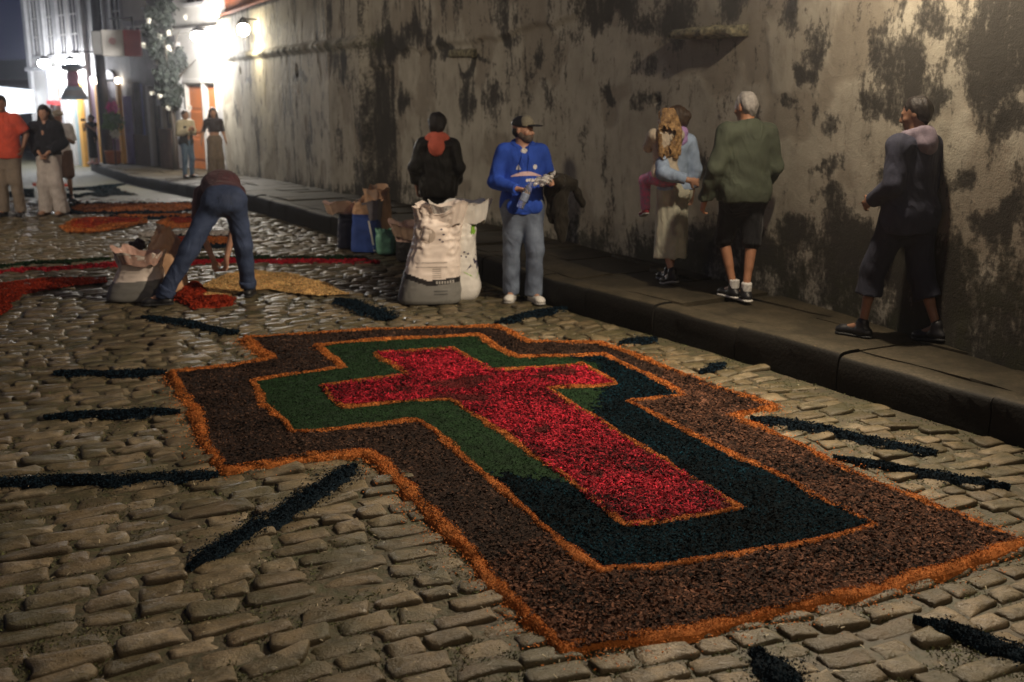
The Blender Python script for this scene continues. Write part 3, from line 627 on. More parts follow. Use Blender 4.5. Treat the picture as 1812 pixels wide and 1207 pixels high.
# ================================================================ RETAINING WALL
def wall():
    root = empty('retaining_wall', (float(_W[4][0]), float(_W[4][1]), 0)); tag(root, 'tall stained plaster retaining wall along the sidewalk', 'wall')
    c_ = root.location.copy()
    s0, s1, z1 = 0., float(_Ws[-1]), 3.72; ds = .03
    ss = np.arange(s0, s1+.001, ds); zz = np.r_[np.arange(0, 3.1, .03), np.linspace(3.12, z1, 8)]
    S, Zr = np.meshgrid(ss, zz, indexing='ij'); s = S.ravel(); zr = Zr.ravel()
    x, y = wallpt(s); base = gz(y)+.2; z = base+(z1-base)*(zr/z1)
    # mould map; also carries painted shade at lower right and right end
    m = np.zeros(len(s)); w1 = fbm(P3(s*2.6, z*2.6), 5, 40)*1.2; w2 = fbm(P3(s*2.6, z*2.6, 7), 5, 41)*1.5
    for (bs, bz_, rs, rz, a) in STAINS_AND_SHADE:
        rs = max(rs, .05); k = (abs(s-bs) < rs*2.2+.3) & (abs(z-bz_) < rz*2.2+.3)
        q = np.sqrt(((s[k]-bs+w1[k]*.22)/rs)**2+((z[k]-bz_+w2[k]*.22)/rz)**2); m[k] = np.maximum(m[k], a*np.clip(1.55-q, 0, 1.1))
    streak = fbm(P3(s*5, z*.55, 3), 4, 50); streak2 = fbm(P3(s*14, z*.9, 3), 3, 51)
    blot = fbm(P3(s*1.3, z*1.5, 3), 5, 52); fine = fbm(P3(s*6, z*6, 3), 4, 53)
    topd = np.clip((z-1.6)/1.1, 0, 1)
    m = m+np.clip((blot+.5*fine-.22)*1.6, 0, .8)*.7
    leftp = np.clip((s-11)/5, 0, 1)
    m = m+np.clip((streak+.5*streak2+.3*topd-.26)*2.0, 0, .8)*(.3+.5*leftp)
    m = m+.55*np.clip((7.2-s)/1.6, 0, 1)*np.clip(.7+1.2*blot+.6*fine, 0, 1)  # right end darkened in colour to stand for lamp falloff
    hgt = .32+.75*np.clip((13-s)/7, 0, 1)+.3*blot; low = np.clip(1-(z-base)/hgt, 0, 1)  # mouldy foot; its rise to the right is painted shade
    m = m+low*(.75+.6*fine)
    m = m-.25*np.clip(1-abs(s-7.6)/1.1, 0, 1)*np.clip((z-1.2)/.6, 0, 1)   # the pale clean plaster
    m = np.clip(m, 0, 1.2)
    lost = np.clip((fbm(P3(s*1.7, z*1.7, 11), 4, 60)-.12)*8, 0, 1)          # plaster that has come off
    moss = np.clip(1-abs(z-(2.68+.05*blot))/.16, 0, 1)*(s > 17.4)*np.clip(.8+fine, 0, 1)+low*np.clip(fine+.25, 0, .6)
    off = .004*fbm(P3(s*3, z*3), 4, 61)+.022*fbm(P3(s*.5, z*.5), 2, 62)-.007*lost-.003*np.clip(m, 0, 1)+.0018*fbm(P3(s*16, z*16), 3, 63)
    off += .14*np.clip((s-18.06)/.03, 0, 1)+.09*np.clip(1-abs(z-2.70)/.09, 0, 1)**.5*(s > 18.06)*(1+.6*fbm(P3(s*3, z*0), 3, 64))
    off += -.05*((s > 17.05) & (s < 18.06) & (z < 2.3))
    off += .05*np.clip((z-2.62-.12*np.sin(s*.7)-.05*vn(P3(s*3, s*0), 4))/.05, 0, 1)*(s < 17)*(s > 11.8)      # upper plaster coat, proud of the lower
    for hs, hz_, r in ((29.0-1.2, 2.36, .07), (21.9, 2.3, .10), (10.3, 1.9, .04)):
        off -= .1*np.clip(1.4-np.hypot(s-hs, z-hz_)/r, 0, 1)
    X = x+WN[0]*off; Y = y+WN[1]*off; n, k = S.shape; I = np.arange(n*k).reshape(n, k)
    F = np.stack([I[:-1, :-1], I[:-1, 1:], I[1:, 1:], I[1:, :-1]], -1).reshape(-1, 4)
    V = np.stack([X, Y, z], 1)
    # back, top and ends
    b0 = len(V); top = I[:, -1]; bx, by = wallpt(ss)
    BV = np.concatenate([np.stack([bx-WN[0]*.5, by-WN[1]*.5, z.reshape(n, k)[:, -1]], 1), np.stack([bx-WN[0]*.5, by-WN[1]*.5, z.reshape(n, k)[:, 0]], 1)])
    bt = b0+np.arange(n); bb = b0+n+np.arange(n)
    F2 = np.concatenate([np.stack([top[:-1], bt[:-1], bt[1:], top[1:]], 1), np.stack([bt[:-1], bb[:-1], bb[1:], bt[1:]], 1)])
    mt, t, b = nt('stained_plaster'); g = t.nodes.new('ShaderNodeNewGeometry').outputs['Position']
    mp = t.nodes.new('ShaderNodeMapping'); mp.inputs['Scale'].default_value = (1, 1, .35); t.links.new(g, mp.inputs[0])
    n1 = noise(t, 2.2, 6, .65, g); n2 = noise(t, 22, 5, .7, g); n3 = noise(t, 9, 4, .65, mp.outputs[0]); n4 = noise(t, 70, 3, .6, g)
    pl = mix(t, ramp(t, n1, [(.3, 0.), (.7, 1.)]), (.31, .28, .22), (.47, .435, .35))
    pl = mix(t, math_(t, 'MULTIPLY', attr(t, 'lost'), .55), pl, (.20, .165, .12))
    pl = mix(t, ramp(t, n3, [(.5, 0.), (.72, .45)]), pl, (.15, .13, .10))
    mo = attr(t, 'mould_and_shade'); v = math_(t, 'ADD', mo, math_(t, 'MULTIPLY_ADD', n2, 1.9, -.95)); v = math_(t, 'ADD', v, math_(t, 'MULTIPLY_ADD', n3, 1.7, -.85))
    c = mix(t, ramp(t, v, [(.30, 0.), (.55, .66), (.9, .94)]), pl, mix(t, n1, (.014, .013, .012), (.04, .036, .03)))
    c = mix(t, math_(t, 'MULTIPLY', attr(t, 'moss'), ramp(t, n2, [(.35, .2), (.6, .85)])), c, (.055, .06, .018))
    t.links.new(c, b.inputs['Base Color']); b.inputs['Roughness'].default_value = .8; b.inputs['Specular IOR Level'].default_value = .35
    bump(t, b, mix(t, .45, n2, n4), .6, .015)
    z0 = lambda a: np.r_[a, np.zeros(2*n)]
    o = link('plaster_face', mesh('plaster_face', np.concatenate([V, BV]), np.concatenate([F, F2]), [mt], True, attrs={'mould_and_shade': z0(m), 'lost': z0(lost), 'moss': z0(moss)}), root); o.location = -c_
    # broken stub of the cornice
    for (a, e, zc, pr) in ((8.95, 9.82, 2.50, .24), (14.3, 15.0, 2.44, .07)):
        N = 14; V = []; prof = [(-.06, -.05), (pr*.75, -.045), (pr, -.02), (pr*1.02, .02), (pr*.8, .05), (-.06, .065)]
        for i in range(N+1):
            sq = a+(e-a)*i/N; px, py = wallpt(sq); w = 1+.16*vn(np.array([[sq*7, 1., 1.]]), 8)[0]
            for (q, h) in prof: V.append((px+WN[0]*q*w, py+WN[1]*q*w, zc+h+.02*vn(np.array([[sq*6, q*9, h*9]]), 9)[0]))
        K = len(prof); F = [[i*K+j, (i+1)*K+j, (i+1)*K+(j+1) % K, i*K+(j+1) % K] for i in range(N) for j in range(K)]+[list(range(K)), [N*K+j for j in range(K)][::-1]]
        mb = MB(); mb.add(V, F); o = mb.build('cornice_stub', M('mossy_plaster', (.2, .18, .11), .85, .8, 22, .8, 50, .02, col2=(.02, .02, .012)), root, True); o.location = -c_
wall()
# ---- street lamp on the wall (outside the frame) that lights the scene
def wall_lamp():
    px, py = wallpt(6.6); px = float(px); py = float(py); d = .80; z = 3.75
    r = empty('wall_lamp', (px, py, z), 0); tag(r, 'floodlight on a short bracket fixed to the wall, just above the top of the photo', 'street lamp')
    iron = M('lamp_iron', (.03, .03, .03), .5)
    MB().tube([(0, 0, .25), (WN[0]*.4, WN[1]*.4, .3), (WN[0]*d, WN[1]*d, .2)], .022).build('bracket', iron, r)
    MB().lathe([(.04, .2), (.09, .14), (.15, .06), (.155, .04), (.14, .045)], (WN[0]*d, WN[1]*d, 0), 20).build('lamp_shade', iron, r)
    MB().lathe([(.03, .05), (.06, .0), (.05, -.06), (.02, -.08)], (WN[0]*d, WN[1]*d, 0), 14).build('bulb', emis('lamp_glow', (1, .75, .45), 60), r)
    for typ, E_, nm in (('SPOT', LAMP_W, 'flood_light'), ('POINT', LAMP_P, 'bulb_light')):
        L = bpy.data.lights.new(nm, typ); L.energy = E_; L.color = (1, .83, .62); L.shadow_soft_size = .06
        o = bpy.data.objects.new(nm, L); COL.objects.link(o); o.parent = r; o.location = (WN[0]*d, WN[1]*d, -.14 if typ == 'SPOT' else -.10)
        if typ == 'SPOT':
            L.spot_size = R(150); L.spot_blend = .7; o.rotation_euler = Vector((-.78, -.38, -.52)).to_track_quat('-Z', 'Y').to_euler()
LAMP_W = 1150; LAMP_P = 250
wall_lamp()

def rear_fill_lamp():  # added lamp, out of view, for soft frontal fill
    r = empty('street_lamp', (4.6, -2.2, 0)); tag(r, 'added fill lamp on a pole behind the camera, out of view', 'street lamp', 'lit street lamps')
    MB().tube([(0, 0, 0), (0, 0, 5.4), (-.5, .3, 5.7)], [.07, .05, .03], 10).build('pole', M('lamp_iron', (.03, .03, .03)), r)
    MB().lathe([(.04, .12), (.2, .03), (.2, 0), (.17, 0), (.1, -.06), (.02, -.08)], (-.55, .33, 5.6), 14).build('lamp_head', emis('lamp_glow', (1, .75, .45), 60), r)
    l = bpy.data.lights.new('lamp_light', 'SPOT'); l.energy = REAR_FILL_W; l.color = (1, .78, .52); l.shadow_soft_size = .15; l.spot_size = R(64); l.spot_blend = 1.
    o = bpy.data.objects.new('lamp_light', l); COL.objects.link(o); o.location = (-.55, .33, 5.45); o.parent = r; o.rotation_euler = Vector((-4.0, 5.8, -5.2)).to_track_quat('-Z', 'Y').to_euler()
REAR_FILL_W = 620
rear_fill_lamp()
# ================================================================ BUILDINGS AT THE END OF THE WALL
FA = np.array([-7.548, 29.175]); FU = np.array([-.66063, .75071]); FNo = np.array([-.75071, -.66063]); FROT = math.atan2(FU[1], FU[0])
def fw(u, d, z=0.): return (FA[0]+FU[0]*u+FNo[0]*d, FA[1]+FU[1]*u+FNo[1]*d, z)
def fz(u): return gzf(FA[1]+FU[1]*u)+.25
def house(name, label, u0, cat='building', group='buildings beyond the wall'):
    b = empty(name, fw(u0, 0, fz(u0)), FROT); tag(b, label, cat, group); b['u0'] = u0; b['z0'] = fz(u0)
    def box(nm, ua, ub, za, zb, da, db, m, parent=None, bev=.01):
        """absolute facade coordinates -> part"""
        return MB().box(ua-u0, ub-u0, da, db, za-b['z0'], zb-b['z0'], bev).build(nm, m, parent or b)
    return b, box
WHITEP = M('white_plaster', (.55, .53, .50), .8, .1, 2, .2, 20)
GREYP = M('grey_stucco', (.38, .37, .36), .85, .25, 2, .3, 20)
OCH = M('orange_paint', (.62, .2, .06), .55, .12, 3, .1, 20)
STONEG = M('grey_stone_trim', (.45, .44, .44), .7, .15, 6, .2, 30)
DARKW = M('dark_wood', (.03, .024, .022), .6, .3, 4, .2, 30)
GLASS = M('dark_window_glass', (.02, .02, .03), .12, .1, 4, 0)
PURP = M('purple_paint', (.17, .06, .15), .6, .15, 3, .1, 20); PURPD = M('plum_paint', (.075, .03, .05), .6, .15, 3, .1, 20)
YEL = M('yellow_paint', (.8, .42, .09), .55, .1, 4, .1, 30); TEAL = M('teal_grey_paint', (.24, .32, .33), .6, .15, 4, .1, 30)
def window(box, u0, u1, z0, z1, frame=STONEG, mull=1, rail=2, shutter=None):
    f = box('window', u0-.09, u1+.09, z0-.1, z0, .0, .12, frame)
    w = f.parent; 
    def sub(nm, *a):
        return box(nm, *a)
    g = []
    for (a, b_, c, d) in ((u0-.09, u0, z0, z1), (u1, u1+.09, z0, z1), (u0-.12, u1+.12, z1, z1+.12)):
        g.append(box('frame', a, b_, c, d, 0, .07, frame))
    g.append(box('pane', u0, u1, z0, z1, .004, .02, GLASS))
    for i in range(mull): 
        x = u0+(u1-u0)*(i+1)/(mull+1); g.append(box('mullion', x-.02, x+.02, z0, z1, .02, .045, WHITEP, None, 0))
    for i in range(rail):
        z = z0+(z1-z0)*(i+1)/(rail+1); g.append(box('glazing_bar', u0, u1, z-.018, z+.018, .02, .04, WHITEP, None, 0))
    for o in g: o.parent = f
def wallparts(box, u0, u1, z0, z1, holes, mat, name='wall', depth=.35):
    """a facade with real openings: holes = list of (ua,ub,za,zb) sorted by ua, not overlapping in u"""
    mb = None; u = u0
    segs = []
    for (a, b_, c, d) in holes:
        if a > u: segs.append((u, a, z0, z1))
        if c > z0: segs.append((a, b_, z0, c))
        if d < z1: segs.append((a, b_, d, z1))
        u = b_
    if u < u1: segs.append((u, u1, z0, z1))
    m = MB(); return segs
def facade(b, box, u0, u1, z0, z1, holes, mat, depth=.35, nm='wall'):
    m = MB(); u_, z_ = b['u0'], b['z0']
    for (a, c, p, q) in wallparts(box, u0, u1, z0, z1, holes, mat):
        m.box(a-u_, c-u_, -depth, 0, p-z_, q-z_)
    return m.build(nm, mat, b)
def town():
    # A: white building with orange doors, right next to the wall
    b, box = house('white_building', 'white building with two orange doors under the brightest lamp', 0.)
    facade(b, box, -.6, 2.95, -1, 7.5, [(.62, 1.24, -1, 2.02), (1.42, 2.42, -1, 2.02)], WHITEP)
    for (a, c) in ((.62, 1.24), (1.42, 2.42)):
        d = box('door', a, c, -.6, 2.0, -.14, -.07, OCH)
        for z in (.0, .75, 1.4): q = box('door_panel', a+.1, c-.1, z, z+.55, -.075, -.05, OCH); q.parent = d
        f = box('door_frame', a-.07, a, -.6, 2.08, -.02, .05, WHITEP); box('door_frame', c, c+.07, -.6, 2.08, -.02, .05, WHITEP); box('lintel', a-.07, c+.07, 2.08, 2.2, -.02, .07, WHITEP)
    box('pilaster', -.34, .34, -1, 3.4, .0, .12, GREYP); box('pilaster', 2.62, 2.93, -1, 3.2, .0, .14, STONEG)
    box('cornice', -.4, 2.95, 3.4, 3.55, .0, .16, WHITEP); box('plinth', -.35, .55, -1, .0, .125, .17, GREYP)
    window(box, .9, 2.0, 4.2, 6.2)
    # B: dark grey house with a dark door between white posts
    b, box = house('grey_house', 'dark grey house with white door posts between the orange doors and the purple shop', 2.95)
    facade(b, box, 2.95, 6.25, -1.2, 7.5, [(3.12, 3.75, .95, 1.55), (3.95, 4.75, -1.2, 1.85), (5.45, 6.1, -.6, 2.1)], M('dark_grey_stucco', (.16, .15, .16), .85, .3, 3, .3, 20))
    box('door', 3.98, 4.72, -.7, 1.83, -.2, -.12, DARKW); box('door_post', 3.86, 4.04, -1, 2.0, .0, .12, WHITEP); box('door_post', 4.74, 4.96, -1, 2.0, .0, .12, WHITEP)
    box('door', 5.48, 6.08, -.6, 2.08, -.26, -.18, M('pale_blue_paint', (.35, .4, .75), .6, .2, 4, .1, 20))
    box('shutter', 3.12, 3.75, .95, 1.55, -.1, -.03, M('ochre_paint', (.4, .33, .13), .7, .2, 4, .1, 20))
    box('low_wall', 2.98, 3.84, -1, .8, .02, .3, M('brown_plaster', (.13, .08, .06), .85, .3, 4, .3, 20))
    box('notice_board', 3.78, 4.12, 1.45, 1.98, .14, .18, M('pale_sign', (.5, .5, .55), .6, .25, 9, 0))
    box('dado', 4.97, 6.2, -1, .55, .01, .09, M('brown_plaster', (.13, .08, .06)))
    s = box('balcony', 2.97, 4.6, 3.65, 3.8, .0, .8, STONEG)
    for k in range(12): q = box('baluster', 3.0+k*.135, 3.05+k*.135, 3.8, 4.6, .74, .79, WHITEP, None, 0); q.parent = s
    window(box, 5.2, 6.0, 3.3, 5.2)
    # C: purple shop
    b, box = house('purple_shop', 'shop front with purple panels and yellow posts behind the utility pole', 6.25)
    facade(b, box, 6.25, 9.62, -1.2, 7.5, [(7.35, 8.45, -1.2, 2.2)], GREYP)
    box('door', 7.37, 8.43, -.7, 1.95, -.12, -.05, PURP)
    box('upper_panel', 7.4, 8.4, 1.62, 2.15, -.04, .02, PURPD)
    m = MB(); n = 12
    V = [(8.4-.0-8.4+2.15-0, 0, 0)]; 
    arch = [(.5*math.cos(pi*k/n), .3*math.sin(pi*k/n)) for k in range(n+1)]
    V = [(7.9-6.25+x, y, 2.2-b['z0']+z) for y in (-.04, .06) for (x, z) in arch]; K = n+1
    m.add(V, [list(range(K)), [K+i for i in range(K)][::-1]]+[[i, (i+1) % K, K+(i+1) % K, K+i] for i in range(K)]); m.build('arch', PURPD, b)
    for (u, zt) in ((6.98, 2.05), (8.72, 2.05)):
        box('yellow_post', u-.08, u+.08, -.8, zt, .06, .2, YEL)
        l = MB().lathe([(.02, -.1), (.08, -.03), (.08, .04), (.02, .09)], (u-6.25, .13, zt+.12-b['z0']), 12).build('post_light', emis('warm_bulb', (1, .9, .75), 14), b, True)
    box('shop_wall', 6.3, 6.86, -.7, 1.7, .01, .07, M('lilac_paint', (.3, .26, .5), .6, .2, 3, .1, 20)); box('shop_panel', 8.84, 9.55, -.7, 2.3, .01, .07, PURPD)
    for z in (3.5,):
        window(box, 6.6, 7.25, z, z+2.2); window(box, 8.0, 8.65, z, z+2.2)
    # D: tall pale building
    b, box = house('pale_building', 'tall pale building with long upper windows at the left end of the facades', 9.62)
    facade(b, box, 9.62, 15.4, -1.4, 8.5, [(9.75, 10.35, -1.2, 2.2), (10.95, 11.6, -1, 2.0), (12.3, 13.0, -1, 2.1)], WHITEP)
    box('door', 10.97, 11.58, -.8, 2.0, -.2, -.1, TEAL); box('yellow_post', 10.3, 10.62, -.8, 2.1, .02, .14, YEL); box('lit_panel', 9.77, 10.33, -.8, 2.2, -.08, -.02, WHITEP)
    box('door', 12.32, 12.98, -.8, 2.1, -.2, -.1, M('salmon_paint', (.5, .16, .1), .6, .2, 3, .1, 20)); box('awning', 12.2, 13.1, 1.35, 1.5, .0, .3, M('red_cloth', (.5, .03, .03), .8, .2, 5, 0))
    for u in (9.7, 12.05, 13.4, 15.15): box('pilaster', u-.14, u+.14, -1, 8, .005, .13, STONEG if u > 10 else GREYP)
    box('string_course', 9.62, 15.4, 2.52, 2.66, .0, .2, STONEG)
    for u in (10.2, 11.3, 12.5, 14.0): window(box, u, u+.62, 3.05, 5.6, STONEG, 1, 3)
    box('side_wall', 15.4, 15.75, -1.6, 8.5, -7, .0, GREYP)
town()
# ---- orange house above the retaining wall
def orange_house():
    b = empty('orange_house', tuple(float(a) for a in wallpt(26.))+(3.72,), 0); tag(b, 'orange lit house wall standing on top of the retaining wall', 'building'); c = b.location.copy()
    V = []; ss = np.linspace(19.5, 30.4, 12)
    for s in ss:
        x, y = wallpt(s); x += WN[0]*-.05; y += WN[1]*-.05
        V += [(x, y, 3.72), (x, y, 7), (x-WN[0]*.4, y-WN[1]*.4, 3.72), (x-WN[0]*.4, y-WN[1]*.4, 7)]
    n = len(ss); F = []
    for i in range(n-1):
        a = 4*i; F += [[a, a+4, a+5, a+1], [a+2, a+3, a+7, a+6], [a+1, a+5, a+7, a+3]]
    F += [[0, 1, 3, 2], [4*n-4, 4*n-2, 4*n-1, 4*n-3]]
    m = MB(); m.add(V, F); o = m.build('wall', M('orange_plaster', (.55, .16, .06), .8, .2, 3, .2, 20), b); o.location = -c
    m = MB()
    for k in range(60):
        s = 19.6+k*.18; x, y = wallpt(s); x = float(x); y = float(y)
        m.tube([(x-WN[0]*.3, y-WN[1]*.3, 3.9), (x+WN[0]*.12, y+WN[1]*.12, 3.74)], .07, 6)
    o = m.build('coping_tiles', M('clay_tile', (.3, .1, .05), .8, .3, 6, .2, 20), b); o.location = -c; tag(o, kind='stuff')
orange_house()
# ---- lamps
def lamp(label, u, d, z, W, col, r=.16, glow=120, base=None, pos=None):
    p = pos or fw(u, d, z); L_ = empty('street_lamp', p, 0); tag(L_, label, 'street lamp', 'lit street lamps')
    MB().lathe([(.02, .22), (r*.9, .12), (r*1.05, .08), (.03, .1)], (0, 0, 0), 14).build('lamp_shade', M('lamp_iron', (.03, .03, .03)), L_, True)
    MB().lathe([(.03, .08), (r*.8, .05), (r, -.04), (r*.8, -.13), (.03, -.18)], (0, 0, 0), 14).build('globe', emis('globe_%s' % label[:4], col, glow), L_, True)
    if base: MB().tube([tuple(Vector(base)-Vector(p)), tuple((Vector(base)-Vector(p))*.5+Vector((0, 0, .1))), (0, 0, .18)], .02, 8).build('bracket', M('lamp_iron', (.03, .03, .03)), L_)
    l = bpy.data.lights.new('lamp_light', 'POINT'); l.energy = W; l.color = col; l.shadow_soft_size = r*1.1
    o = bpy.data.objects.new('lamp_light', l); COL.objects.link(o); o.location = (0, 0, -.35); o.parent = L_
def onwall(p):   # nearest point of the facade line
    q = np.array(p[:2])-FA; return tuple(FA+FU*(q@FU)+FNo*.02)
def flamp(label, p, W, col, r, glow): 
    b = onwall(p); lamp(label, 0, 0, 0, W, col, r, glow, (b[0], b[1], p[2]+.15), pos=p)
flamp('brilliant white lamp on the white building above the orange doors', (-8.0, 28.45, 3.28), 650, (1, .95, .88), .19, 120)
flamp('white lamp at the left end of the pale building', (-15.74, 37.3, 2.78), 360, (.93, .96, 1), .2, 90)
flamp('white lamp beside the lantern sign on the pale building', (-14.5, 36.4, 2.75), 250, (.95, .96, 1), .17, 90)
_x, _y = wallpt(25.4)
lamp('warm lamp on the upper part of the retaining wall near its far end', 0, 0, 0, 85, (1, .86, .58), .13, 80, (float(_x), float(_y), 3.4), pos=(float(_x)+WN[0]*.45, float(_y)+WN[1]*.45, 3.25))
# a street lamp on the left side of the street, beyond the left edge
def left_lamp():
    r = empty('street_lamp', (-9.5, 11.0, 0)); tag(r, 'street lamp on a pole beyond the left edge of the photo', 'street lamp', 'lit street lamps')
    MB().tube([(0, 0, 0), (0, 0, 4.6), (.5, .3, 4.9)], [.07, .05, .03], 10).build('pole', M('lamp_iron', (.03, .03, .03)), r)
    MB().lathe([(.04, .12), (.2, .03), (.2, 0), (.17, 0), (.1, -.06), (.02, -.08)], (.55, .33, 4.8), 14).build('lamp_head', emis('lamp_glow', (1, .75, .45), 60), r)
    l = bpy.data.lights.new('lamp_light', 'SPOT'); l.energy = 900; l.color = (1, .84, .64); l.shadow_soft_size = .3; l.spot_size = R(115); l.spot_blend = .8
    o = bpy.data.objects.new('lamp_light', l); COL.objects.link(o); o.location = (.55, .33, 4.65); o.parent = r; o.rotation_euler = Vector((.62, .7, -.30)).to_track_quat('-Z', 'Y').to_euler()
left_lamp()
# ---- utility pole, signs
p = (-12.82, 34.5, fz(7.)); b = MB().tube([(0, 0, -.1), (0, 0, 3), (.02, 0, 8)], [.17, .15, .12], 14).build('utility_pole', M('pole_grey', (.07, .07, .09), .8, .2, 5, .2, 30), None, True, p)
tag(b, 'dark utility pole on the sidewalk before the purple shop', 'pole')
p = (-10.49, 31.5, 3.18); b = empty('sign_box', p, FROT+R(62)); tag(b, 'projecting box sign, white on the left and red on the right', 'sign')
MB().box(0, .46, -.14, .14, -.36, .36, .02).build('red_panel', M('sign_red', (.42, .05, .06), .5, .1, 4, 0), b)
MB().box(.465, 1.04, -.14, .14, -.36, .36, .02).build('white_panel', M('sign_white', (.6, .58, .55), .5, .05, 4, 0), b)
MB().box(1.05, 1.3, -.12, .12, -.32, .32, .02).build('side_panel', M('sign_grey', (.28, .28, .28), .5, .1, 4, 0), b)
MB().tube([(.2, 0, .42), (.2, 0, .7), (.9, -.9, .7)], .025, 8).build('bracket', M('lamp_iron', (.03, .03, .03)), b)
m = MB(); m.lathe([(.005, -.01), (.1, 0), (.005, .01)], (0, 0, 0), 16)
e = m.build('emblem', M('sign_pink', (.5, .3, .3), .6, .1, 4, 0), b); e.rotation_euler = (R(90), 0, 0); e.location = (.75, .146, .05)
p = (-13.87, 34.9, 2.12); b = empty('lantern_sign', p, FROT+R(20)); tag(b, 'lantern shaped hanging sign with pink middle under the white lamps', 'sign')
SG = M('sign_slate', (.55, .62, .68), .5, .2, 6, 0)
MB().lathe([(.10, .58), (.3, .52), (.34, .42), (.3, .38), (.16, .34)], (0, 0, 0), 20).build('sign_cap', SG, b, True)
MB().lathe([(.15, .34), (.19, .2), (.17, .0), (.2, -.12)], (0, 0, 0), 20).build('sign_middle', M('sign_rose', (.85, .35, .5), .5, .1, 5, 0), b, True)
MB().lathe([(.2, -.12), (.25, -.16), (.27, -.22), (.37, -.42), (.42, -.5), (.40, -.54)], (0, 0, 0), 20).build('sign_skirt', SG, b, True)
MB().lathe([(.285, -.24), (.37, -.41), (.372, -.42), (.28, -.25)], (0, 0, 0), 20).build('sign_stripe', WHITEP, b)
MB().tube([(0, 0, .58), (0, 0, .95), (.6, -2.6, .95)], .02, 8).build('bracket', M('lamp_iron', (.03, .03, .03)), b)
# ---- flowers and pot
def leafball(name, c, r, n, size, mat, seed, parent=None, squash=1.):
    rng = np.random.default_rng(seed); q = rng.normal(0, 1, (n, 3)); q /= np.linalg.norm(q, axis=1)[:, None]; q *= (rng.random(n)**.45)[:, None]
    q *= (1+.5*vn(q*2.3+seed, seed))[:, None]
    P = q*[r, r, r*squash]+np.array(c); V, F, K = chips(P, size, size*.6, 1.3, seed, .2)
    return V, F, np.repeat(rng.normal(0, .6, n), 2*0+K)
def flowers():
    c = fw(5.7, .9, 1.55); b = empty('flower_arrangement', (c[0], c[1], fz(5.7)), 0); tag(b, 'tall flower stand with pink blooms before the purple door', 'flowers')
    MB().tube([(0, 0, 0), (.02, 0, .9), (0, 0, 1.5)], .02, 8).build('stem', DARKW, b)
    for nm, cc, r, n, sz, m, sd in (('leaves', (0, 0, 1.35), .3, 700, .08, M('flower_leaf', (.08, .16, .05), .6, .3, 6, 0, tint=.4), 3), ('pink_blooms', (.02, 0, 1.75), .17, 300, .07, M('pink_petal', (.75, .06, .35), .6, .2, 6, 0, tint=.3), 4), ('white_blooms', (.05, 0, .95), .14, 160, .06, M('white_petal', (.7, .68, .6), .6, .2, 6, 0, tint=.2), 5)):
        V, F, t = leafball(nm, cc, r, n, sz, m, sd); o = link(nm, mesh(nm, V, F, [m], False, attrs={'tint': t}), b); tag(o, kind='stuff')
    p = fw(6.9, .5, fz(6.9)); o = MB().lathe([(.16, 0), (.22, .05), (.24, .38), (.26, .4), (.22, .4), (.2, .34)], (0, 0, 0), 18).build('planter', M('terracotta', (.55, .17, .07), .7, .15, 5, .1, 30), None, True, p); tag(o, 'small orange pot at the foot of the purple door', 'pot')
flowers()
def tree():
    p = (-9.45, 30.45, fz(4.3)); b = empty('street_tree', p, 0); tag(b, 'dark leafy tree with pale blossoms before the grey house', 'tree')
    h = 3.6
    rng = np.random.default_rng(8)
    MB().tube([(0, 0, -.1), (.05, 0, 1.2), (-.05, .05, 2.2), (0, 0, 3.4)], [.09, .07, .06, .03], 10).build('trunk', M('bark', (.05, .04, .03), .9, .3, 12, .5, 40), b, True)
    for k in range(6):
        a = rng.uniform(0, 2*pi); MB().tube([(0, 0, 2+k*.2), (.4*math.cos(a), .4*math.sin(a), 2.5+k*.2), (.8*math.cos(a), .8*math.sin(a), 2.8+k*.25)], [.035, .025, .01], 6).build('branch', M('bark', (.05, .04, .03)), b, True)
    m = M('dark_leaf', (.022, .03, .024), .7, .4, 3, 0, tint=.5); Vs = []; Fs = []; Ts = []; n0 = 0
    for k in range(26):
        a = rng.uniform(0, 2*pi); rr = rng.uniform(.05, .5); c = (rr*math.cos(a), rr*math.sin(a), rng.uniform(1.9, 4.5))
        V, F, t = leafball('l', c, rng.uniform(.18, .32), 240, .1, m, 200+k); Vs.append(V); Fs.append(F+n0); Ts.append(t); n0 += len(V)
    o = link('crown', mesh('crown', np.concatenate(Vs), np.concatenate(Fs), [m], False, attrs={'tint': np.concatenate(Ts)}), b); tag(o, kind='stuff')
    mw = M('white_petal', (.7, .68, .6)); Vs = []; Fs = []; Ts = []; n0 = 0
    for k in range(16):
        a = rng.uniform(0, 2*pi); rr = rng.uniform(.3, .75); c = (rr*math.cos(a), rr*math.sin(a), rng.uniform(1.7, 4.2))
        V, F, t = leafball('l', c, .07, 25, .06, mw, 300+k); Vs.append(V); Fs.append(F+n0); Ts.append(t); n0 += len(V)
    o = link('blossoms', mesh('blossoms', np.concatenate(Vs), np.concatenate(Fs), [mw], False, attrs={'tint': np.concatenate(Ts)}), b); tag(o, kind='stuff')
tree()
